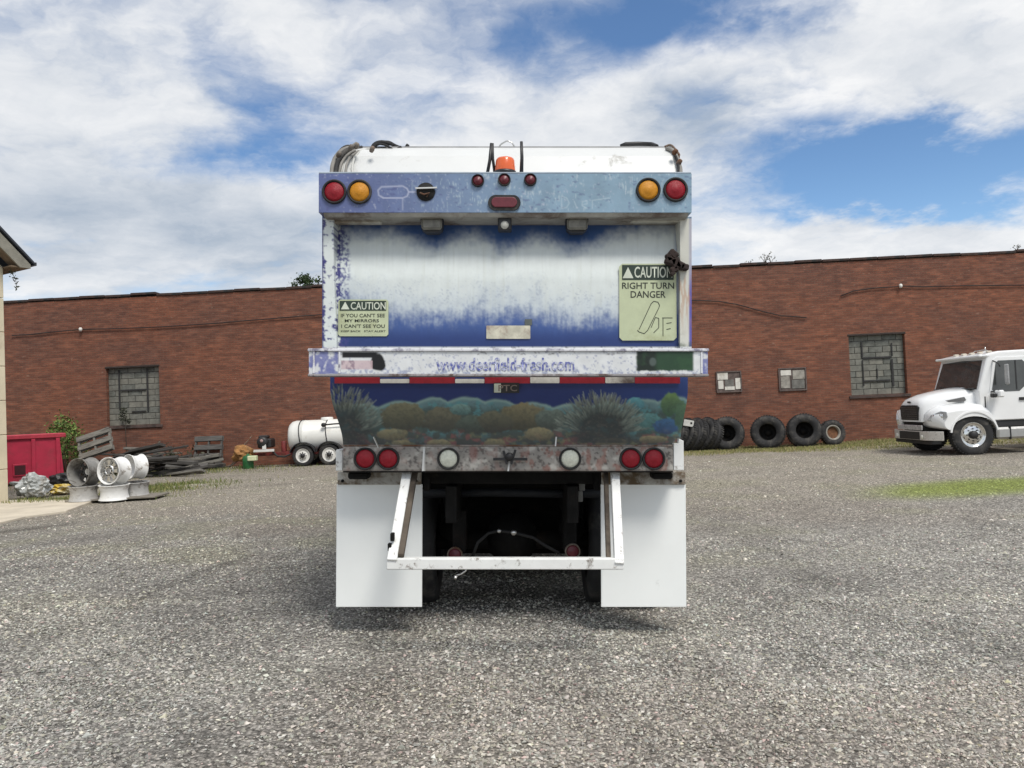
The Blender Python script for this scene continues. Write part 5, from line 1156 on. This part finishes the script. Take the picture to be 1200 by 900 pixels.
def build_tyres():
    big = tyre_mesh(.53, .46, .26, 40)
    def place(me, px, D, r, axis, label, group, m=BLACKR, z=None, name='truck_tyre'):
        p = at_depth(px, 506, D); a = Vector(axis).normalized()
        zz = r * math.sqrt(max(0, 1 - a.z ** 2)) + .13 * abs(a.z) if z is None else z
        o = link(name, me, m); o.matrix_world = axis_matrix((p.x, D, zz + gz1(p.x, D) - .01), axis); tag(o, label, 'tyre', group); return o
    g = 'bare tyres along the brick wall'
    place(big, 852, 24.55, .53, (-.30, -1, .16), 'wide bare tyre standing between the leaning tyres and the next upright tyre', g)
    place(big, 900, 24.5, .53, (-.42, -1, .10), 'second upright bare tyre from the small rimmed tyre', g)
    place(big, 942, 24.6, .52, (-.22, -1, .14), 'upright bare tyre touching the small tyre with the rusty rim', g)
    for t_ in [k for k in bpy.data.objects if k.name.startswith('truck_tyre')]:
        b = MB(); b.lathe([(.275, .10), (.262, .12), (.25, .04), (.235, -.06), (.17, -.10), (.10, -.09), (.10, -.05), (0, -.05)], None, 28); b.build('wheel_disc', DARK, t_)  # dark disc added inside so the open tyre's hole reads black
    small = tyre_mesh(.40, .24, .24, 32)
    o = place(small, 975, 24.7, .40, (.08, -1, .12), 'small grey tyre with pale rim flange and rusty wheel inside', g)
    b = MB(); b.lathe([(.255, .085), (.235, .10), (.20, .085), (.19, .02)], None, 28); b.build('rim_flange', mat('pale_rim_paint', (.30, .285, .25), .6, var=.3), o)
    b = MB(); b.lathe([(.19, .02), (.08, .0), (0, -.005)], None, 28); b.build('wheel_disc', mat('orange_rust', (.15, .065, .028), .8, var=.5, scale=12), o)
    grp = 'tyres leaning in a slanted row'
    for k, px in enumerate((795, 806, 817, 829)):
        place(big, px, 24.75 - .06 * (k % 2), .515, (-.93, -.42, .42), 'bare tyre in the slanted row leaning beside the refuse truck', grp)
    p = at_depth(807, 496, 24.3); b = MB(); b.box(-.16, .16, -.02, .02, -.10, .10, .008, Matrix.Rotation(R(12), 4, 'Y')); o = b.build('metal_bracket', mat('grey_white_bracket', (.55, .55, .52), .5, var=.2)); o.location = p
    tag(o, 'small white metal bracket resting on the leaning tyres', 'bracket'); b = MB(); b.box(.05, .11, -.026, -.021, -.03, .03); b.build('bracket_hole', mat('dark_hole', (.012,) * 3, .9, var=0), o)
build_tyres()

# ------------------------------------------------------------------ tank trailer
def build_tank_trailer():
    c = on_ground(370, 545.5); X, Y = c.x, 24.75
    root = empty('tank_trailer', (X, Y, 0), 0); G = root; tag(root, 'white plastic water tank on red two-axle trailer with pump', 'tank trailer')
    pl = mat('white_polyethylene', (.74, .74, .70), .4, var=.08, scale=2, dirt=(.5, .47, .4), dirt_amt=.2); rf = mat('faded_red_frame', (.17, .022, .02), .6, var=.3, dirt=(.08, .03, .02), dirt_amt=.4)
    r = .52; x0 = at_depth(340, 512, Y + .6).x - X; L = 2.5; M = axis_matrix((x0, .55, .94), (1, 0, 0))
    b = MB(); b.lathe([(0, 0), (r * .5, .015), (r * .82, .06), (r * .95, .14), (r, .26), (r, .52), (r * 1.012, .53), (r * 1.012, .56), (r, .57), (r, L - .26), (r * .95, L - .14), (r * .8, L - .05), (0, L)], M, 40); b.build('tank', pl, G)
    b = MB(); b.lathe([(.20, -.03), (.20, .05), (.17, .075), (0, .08)], Matrix.Translation((x0 + 1.25, 0.55, .94 + r)), 20); b.build('tank_lid', pl, G)
    for xx in (x0 + .45, x0 + 1.32, x0 + 2.1):
        b = MB(); pts = [(xx + .03 * math.sin(a * 2), .55 + (r + .008) * math.cos(a), .94 + (r + .008) * math.sin(a)) for a in np.linspace(R(-200), R(20), 26) * -1]
        b.tube([(x_, y_, z_) for x_, y_, z_ in pts], .017, 6); b.build('tank_strap', BLACKP, G)
    b = MB(); b.box(-1.0, 1.8, .10, .18, .36, .48, .01); b.box(-1.0, 1.8, .92, 1.0, .36, .48, .01); b.box(-.8, 1.7, .181, .919, .38, .46); b.box(x0 + .1, x0 + L - .1, .30, .80, .44, .50)
    for xx in (x0 + .2, x0 + 1.2, x0 + 2.2): b.box(xx, xx + .08, .1, 1.0, .482, .62)
    b.build('trailer_frame', rf, G)
    b = MB(); b.bar((-1.0, .14, .42), (-2.3, .52, .40), .08, .09, .005); b.bar((-1.0, .96, .42), (-2.3, .58, .40), .08, .09, .005); b.bar((-2.2, .55, .40), (-2.75, .55, .40), .08, .09, .005); b.build('drawbar', rf, G)
    wp = [at_depth(px, 535, Y).x - X for px in (355.5, 386.5)]
    wrim = mat('white_trailer_rim', (.72, .71, .67), .4, var=.08, dirt=(.3, .26, .2), dirt_amt=.2)
    for x in wp:
        for s, yy in ((-1, .02), (1, 1.08)): wheel('wheel', G, (x, yy, .335), (0, s, 0), .345, .20, .215, wrim, .03, 0, BLACKP)
        b = MB(); ring = arc(x, .335, .43, 15, 165, 12); ring2 = arc(x, .335, .405, 165, 15, 12); b.prism(ring + ring2, 'y', -.13, .14, 0); b.build('mudguard', BLACKP, G)
    # valve and pipe on the tank side
    p = at_depth(379, 498, Y - .02); q = Vector((p.x - X, 0.03, p.z)); b = MB(); b.lathe([(.07, 0), (.07, .08), (.03, .1), (0, .1)], axis_matrix(q, (0, -1, 0)), 16); b.tube([q, q + Vector((.35, 0, .02)), q + Vector((.8, 0, .02))], .025, 7); b.build('filler_valve', BLACKP, G)
    # pump engine on the drawbar
    e = at_depth(311, 519, Y + .4); ex = e.x - X; b = MB(); b.box(ex - .22, ex + .22, .25, .75, .62, .92, .04); b.lathe([(.17, 0), (.17, .12), (.10, .15), (0, .15)], axis_matrix((ex - .02, .25, .82), (0, -1, 0)), 20); b.box(ex - .2, ex + .1, .3, .6, .93, 1.03, .03); en = b.build('pump_engine', mat('greasy_black', (.025, .024, .025), .5, var=.4), G)
    b = MB(); b.lathe([(.06, .13), (.05, .16), (0, .165)], axis_matrix((ex - .03, .25, .86), (0, -1, 0)), 14); b.build('recoil_cover', mat('dull_pink_cover', (.45, .3, .28), .5), en)
    b = MB(); b.box(ex - .32, ex + .36, .12, .16, .50, .58, .005); b.box(ex - .02, ex + .10, .115, .165, .582, .78, .005); b.build('pump_bracket', mat('white_bracket', (.72, .71, .68), .4, var=.1), en)
    b = MB(); b.tube([(ex + .3, .2, .5), (ex + .45, .15, .35), (ex + .7, .1, .32), (ex + .9, .12, .4)], .03, 7); b.build('suction_hose', BLACKR, en)
    b = MB(); b.lathe([(.09, 0), (.09, .30), (.07, .34), (0, .34)], Matrix.Translation((ex + .62, .35, .48)), 14); b.build('filter_canister', rf, en)
    b = MB(); b.tube([(-2.5, .55, .38), (-2.5, .55, .02)], .03, 8); b.lathe([(.09, 0), (.09, .02), (0, .02)], Matrix.Translation((-2.5, .55, .0)), 12); b.build('jack_stand', DARK, G)
build_tank_trailer()

# ------------------------------------------------------------------ red dumpster
def build_dumpster():
    q = on_ground(75, 566.0); root = empty('dumpster', (q.x, q.y, 0), R(33)); G = root; tag(root, 'red steel dumpster with ribbed sides beside the tan building', 'dumpster')
    H = 1.32; W = 2.6; Dp = 1.7
    b = MB(); b.prism([(.02, 0.08), (-.08, H), (-W + .08, H), (-W, .08)], 'y', 0, Dp, .01)
    b.bm.faces.ensure_lookup_table(); b.build('bin', RED, G)
    b = MB()
    for y0, y1 in ((-.06, .05), (Dp - .05, Dp + .06)): b.box(-W - .02, .06, y0, y1, H - .02, H + .10, .015)
    for x0, x1 in ((-W - .02, -W + .12), (-.10, .08)): b.box(x0, x1, .052, Dp - .052, H - .018, H + .098, .015)
    b.build('top_rim', mat('red_rim_paint', (.42, .035, .06), .5, var=.2), G)
    for px in (22, 49, 70):
        x = (at_depth(px, 545, q.y).x - q.x) * 1.16; b = MB(); b.box(x - .05, x + .05, -.055, -.002, .09, H - .03, .008); b.build('side_rib', RED, G)
    x = (at_depth(37.5, 549, q.y).x - q.x) * 1.16; z = at_depth(37.5, 549, q.y).z; b = MB(); b.box(x - .17, x + .17, -.03, -.002, z - .17, z + .17, .01); b.build('fork_pocket_frame', RED, G)
    b = MB(); b.box(x - .13, x + .13, -.034, -.031, z - .13, z + .13); b.build('fork_pocket', mat('dark_red_pocket', (.05, .006, .01), .8), G)
    for xx in (-.25, -W + .25):
        for yy in (.2, Dp - .2): b = MB(); b.lathe([(.08, -.03), (.08, .03), (0, .03)], axis_matrix((xx, yy, .08), (1, 0, 0)), 14); b.build('caster', BLACKP, G)
build_dumpster()

# ------------------------------------------------------------------ loose steel wheels
def build_rims():
    def rim(name, loc, axis, width, r, m, disc, label, dm=None, off=.3):
        h = width / 2; root = empty(name); root.matrix_world = axis_matrix(loc, axis); tag(root, label, 'steel wheel', 'bare steel wheels heaped on the apron')
        b = MB(); b.lathe([(r, -h), (r, -h + .012), (r * .935, -h + .022), (r * .90, -h * .55), (r * .865, -h * .35), (r * .865, h * .3), (r * .92, h * .5), (r * .935, h - .022), (r, h - .012), (r, h), (r * .96, h), (r * .90, h - .02), (r * .89, h * .5), (r * .835, h * .3), (r * .835, -h * .35), (r * .87, -h * .55), (r * .90, -h + .02), (r * .96, -h)], None, 44, True); b.build('barrel', m, root)
        z = h * off; dm = dm or m
        if disc:
            b = MB(); b.lathe([(r * .84, z - .02), (r * .74, z), (r * .74, z - .012), (r * .83, z - .032)], None, 36, True); b.lathe([(r * .45, z + .03), (r * .22, z + .035), (r * .22, z + .01), (r * .45, z + .01)], None, 28, True); wd = b.build('disc', dm, root)
            for k in range(8):
                M = Matrix.Rotation(2 * math.pi * k / 8, 4, 'Z'); b = MB(); b.prism([(r * .44, -.030), (r * .76, -.042), (r * .76, .042), (r * .44, .030)], 'z', z, z + .02, .004, M=M); b.build('spoke', dm, wd)
            b = MB()
            for k in range(10):
                a = 2 * math.pi * k / 10; b.lathe([(.013, z + .03), (.013, z + .045), (0, z + .045)], Matrix.Translation((r * .34 * math.cos(a), r * .34 * math.sin(a), 0)), 6)
            b.build('bolts', DARK, wd)
        return root
    wp = mat('scuffed_white_wheel', (.78, .78, .76), .45, var=.1, dirt=(.2, .16, .12), dirt_amt=.25, dirt_scale=6); gp = mat('grey_wheel', (.44, .435, .42), .5, var=.2, dirt=(.12, .10, .08), dirt_amt=.35, dirt_scale=6); dk = mat('dark_wheel_inside', (.05, .048, .045), .7, var=.3)
    D = 16.0
    P = lambda px, py, d=0: at_depth(px, py, D + d)
    lo = [(98, gp, 'grey steel wheel lying flat under the dark open wheel', .29, 0), (134, wp, 'white steel wheel lying flat under the spoked wheel', .30, -.05), (160, gp, 'grey steel wheel lying flat half hidden behind the white flat wheel', .27, .42)]
    for px, m, lb, r, d in lo:
        p = P(px, 577, d); rim('steel_wheel', (p.x, D + d, gz1(p.x, D + d) + .045 + .165), (.02, -.03, 1), .31, r, m, True, lb, off=.2)
    p = P(99, 553); rim('steel_wheel', p, (-.30, -.95, .03), .34, .295, mat('dull_grey_wheel', (.24, .235, .22), .55, var=.3, dirt=(.08, .07, .06), dirt_amt=.4, dirt_scale=6), True, 'open grey steel wheel with dark hollow resting on flat wheels', dk, -.5)
    p = P(134, 551.5, .02); rim('steel_wheel', p, (-.28, -.95, .05), .34, .285, wp, True, 'white steel wheel showing its spoked disc on top of the heap', STEEL, .75)
    p = P(158, 547, .45); rim('steel_wheel', p, (-.55, -.83, .04), .30, .27, wp, False, 'white steel wheel ring without disc at the back of the heap')
    p = P(112, 556, .42); rim('steel_wheel', p + Vector((0, .1, -.05)), (-.35, -.93, 0), .28, .27, wp, False, 'white steel wheel wedged between the open wheel and the spoked wheel')
    b = MB(); q = on_ground(125, 589); b.box(-.85, .95, -.25, .55, 0, .035, .006, Matrix.Rotation(R(4), 4, 'Z')); o = b.build('plank', mat('grey_wood', (.20, .18, .15), .85, var=.3, stretch=(1, 6, 6))); o.location = (q.x, q.y + .25, .046 + gz1(q.x, q.y) * 0); tag(o, 'grey board lying under the heap of steel wheels', 'board')
build_rims()

# ------------------------------------------------------------------ scrap heap
GW = [mat('weathered_wood_%s' % n, c, .85, var=.35, scale=3, stretch=(1, 7, 7), dirt=(.06, .055, .05), dirt_amt=.35) for n, c in (('pale', (.20, .19, .165)), ('grey', (.11, .105, .097)), ('dark', (.05, .047, .043)))]
def crumple(name, loc, size, m, seed, rough=.35, sub=3, squash=1.0):
    b = MB(); bmesh.ops.create_icosphere(b.bm, subdivisions=sub, radius=1.0)
    for v in b.bm.verts:
        c = v.co; n = fbm(np.array([c.x * 2.3 + seed * 7]), np.array([c.y * 2.3 + c.z * 3.1]), seed, 3)[0] + .35 * fbm(np.array([c.x * 7 + c.z * 5]), np.array([c.y * 7 - c.z * 4]), seed + 9, 2)[0]
        k = 1 + (n - .67) * rough * 2.2; v.co = Vector((c.x * size[0] * k, c.y * size[1] * k, max(-.98, c.z) * size[2] * k))
    zmin = min(v.co.z for v in b.bm.verts)
    for v in b.bm.verts: v.co.z = max(v.co.z - zmin * .8, 0)
    o = b.build(name, m); o.location = loc; return o
def build_scrap():
    def pallet(loc, rot, label, w=1.0, d=1.1, n=5, mats=GW):
        root = empty('pallet', loc); root.rotation_euler = rot; tag(root, label, 'pallet')
        sw = d / (n + (n - 1) * .75)
        for k in range(n):
            z0 = k * sw * 1.75; b = MB(); b.box(-w / 2, w / 2, -.085, -.062, z0, z0 + sw, .004); b.build('slat', mats[0] if k % 2 else mats[1], root)
            b = MB(); b.box(-w / 2, w / 2, .042, .062, z0, z0 + sw, .004); b.build('slat', mats[1], root)
        for x in (-w / 2 + .04, 0, w / 2 - .04): b = MB(); b.box(x - .025, x + .025, -.060, .040, 0, d, .004); b.build('stringer', mats[1], root)
    p = at_depth(114, 533, 22.6); pallet((p.x, 22.6, p.z), (R(-22), R(-17), R(6)), 'pale slatted pallet tipped up on the scrap behind the steel wheels', .98, .72, 3, [GW[0], GW[0]])
    p = at_depth(247.5, 542, 26.0); pallet((p.x, float(wall_y(p.x)) - .45, .03), (R(-12), 0, R(-2)), 'grey slatted pallet standing upright against the brick wall', .95, 1.05, 4, [GW[1], GW[1]])
    # single planks and pipes thrown on a heap
    g = random.Random(12); specs = []
    for k in range(44):
        px = 128 + 95 * ((k * 7) % 44) / 43; D = 22.4 + 2.9 * ((k * 5) % 44) / 43; lvl = g.random()
        specs.append((px, D, lvl))
    for i, (px, D, lvl) in enumerate(specs):
        p = at_depth(px, 540, D); L = g.uniform(.9, 2.2); w_ = g.uniform(.08, .22); th = g.uniform(.03, .09)
        b = MB(); b.box(-L / 2, L / 2, -w_ / 2, w_ / 2, 0, th, .005); o = b.build('scrap_plank', GW[g.choice((1, 2, 2, 2, 0)) if i % 6 else 0])
        hmax = .80 * max(.12, 1 - ((px - 165) / 75) ** 2); o.location = (p.x, D, .02 + lvl * hmax); o.rotation_euler = (R(g.uniform(-25, 25)), R(g.uniform(-14, 10)), R(g.uniform(-28, 28)))
        dark = ['dark', 'grey'][i % 2]
        tn = o.data.materials[0].name.split('_')[-1]; tag(o, f'{tn} weathered plank lying loose in the scrap heap behind the steel wheels', 'plank', f'{tn} planks in the scrap heap')
    for i, (px, D, z, L, a) in enumerate(((222, 25.2, .12, 1.6, -4), (212, 24.6, .20, 1.5, 8), (200, 24.0, .30, 1.7, -9), (236, 25.3, .26, 1.3, 5), (228, 24.9, .05, 1.9, 2), (205, 23.4, .06, 1.4, 12))):
        p = at_depth(px, 540, D); b = MB(); b.box(-L / 2, L / 2, -.14, .14, 0, .12, .01); o = b.build('scrap_timber', GW[1 + i % 2]); o.location = (p.x, D, z); o.rotation_euler = (0, R(-a * .5), R(a)); tag(o, 'flat grey squared timber stacked between the scrap heap and upright pallet', 'timber', 'timbers by the upright pallet')
    # crumpled sacks, tarps and cans
    foil = mat('crumpled_clear_sack', (.46, .48, .47), .22, var=.35, scale=5, dirt=(.22, .19, .15), dirt_amt=.35, coat=.5)
    p = on_ground(30, 586); o = crumple('plastic_sack', (p.x - .05, p.y + .35, .04), (.36, .30, .26), foil, 3, .45, 4); tag(o, 'crumpled shiny grey plastic sack on the apron before the red dumpster', 'sack')
    p = on_ground(67, 581); o = crumple('yellow_tarp', (p.x, p.y + .25, .02), (.34, .22, .11), mat('yellow_plastic', (.60, .42, .05), .4, var=.3, scale=8, dirt=(.55, .52, .4), dirt_amt=.45, dirt_scale=5), 8, .6, 4); tag(o, 'crumpled yellow plastic sheet on the ground beside the steel wheels', 'plastic sheet')
    p = on_ground(64, 572); o = crumple('refuse_bag', (p.x, p.y + .3, 0), (.34, .25, .20), BLACKP, 5, .4, 3); tag(o, 'black refuse bag between red dumpster and yellow plastic', 'bag')
    p = on_ground(72, 568); o = crumple('earth_mound', (p.x + .55, p.y + .5, 0), (.5, .35, .30), mat('brown_earth', (.06, .04, .03), .9, var=.4, bump=.6), 6, .4, 3); tag(o, 'brown mound of earth at the corner of the red dumpster', 'mound')
    D = 24.9
    p = at_depth(286, 545, D); o = crumple('orange_tarp', (p.x, D, .22), (.34, .25, .27), mat('faded_orange_cloth', (.36, .18, .06), .8, var=.4, scale=5, dirt=(.12, .08, .05), dirt_amt=.4), 11, .5, 3); tag(o, 'faded orange tarp bundled beside the pump of the tank trailer', 'tarp')
    b = MB(); b.lathe([(0, 0), (.16, 0), (.17, .02), (.17, .36), (.13, .42), (.05, .44), (.05, .48), (0, .48)], None, 20); o = b.build('green_drum', mat('green_plastic', (.02, .12, .035), .45, var=.3)); p = at_depth(291, 548, D - .35); o.location = (p.x, D - .35, 0); tag(o, 'small green plastic drum below the orange tarp', 'drum')
    b = MB(); b.box(-.14, .14, -.1, .1, 0, .16, .02); o = b.build('pale_box', mat('pale_yellow_green', (.62, .66, .42), .5, var=.1)); p = at_depth(296, 537, D - .5); o.location = (p.x, D - .5, p.z - .08); o.parent = None; tag(o, 'small pale yellow box set on the green drum', 'box')
    for k, (pts, lb) in enumerate((([(268, 549), (276, 538), (284, 524), (296, 510)], 'thin brown stick leaning over the orange tarp'), ([(262, 548), (272, 545), (280, 539), (276, 530)], 'bent rusty rod lying left of the orange tarp'))):
        b = MB(); b.tube([at_depth(x, y, D + .1) for x, y in pts], .022, 6); o = b.build('scrap_rod', RUSTY); tag(o, lb, 'rod')
    # dry stems and twigs over the heap
    for px, D, n, hgt in ((205, 25.0, 18, .8), (190, 24.6, 14, .6), (218, 25.1, 12, .5), (150, 25.3, 10, .6)):
        q = at_depth(px, 540, D); root = empty('dry_weed', (q.x, D, .05)); tag(root, 'tangle of dark dry weed stems on the scrap heap', 'weed', 'dry weeds on the scrap heap'); b = MB(); tips = []
        for k in range(n):
            t = (g.uniform(-.6, .6), g.uniform(-.3, .3), hgt * g.uniform(.4, 1)); tips.append(t); b.tube([(t[0] * .3, 0, 0), (t[0] * .6, t[1] * .5, t[2] * .7), t], [.012, .009, .005], 5)
        b.build('stem', mat('dark_dry_stem', (.05, .042, .032), .9), root)
        link('leaf_mass', leaf_mesh('leaf_mass', tips, .12, 6, .05, [(.06, .055, .035), (.05, .06, .03)], 14), LEAF, root)
    p = wpt(148, 486); q = WI @ p; root = empty('window_weed', (q.x, q.y - .1, q.z - .35)); tag(root, 'dark dry plant hanging before the left block-filled window', 'weed')
    link('leaf_mass', leaf_mesh('leaf_mass', [(g.uniform(-.15, .15), 0, .3 + g.uniform(-.2, .25)) for k in range(12)], .07, 14, .045, [(.05, .055, .035), (.035, .04, .025)], 15), LEAF, root)
    b = MB(); b.tube([(.05, .02, -1.6), (.02, 0, -.6), (0, 0, .35)], [.015, .012, .006], 5); b.build('stem', mat('dark_dry_stem', (.05, .042, .032), .9), root)
build_scrap()
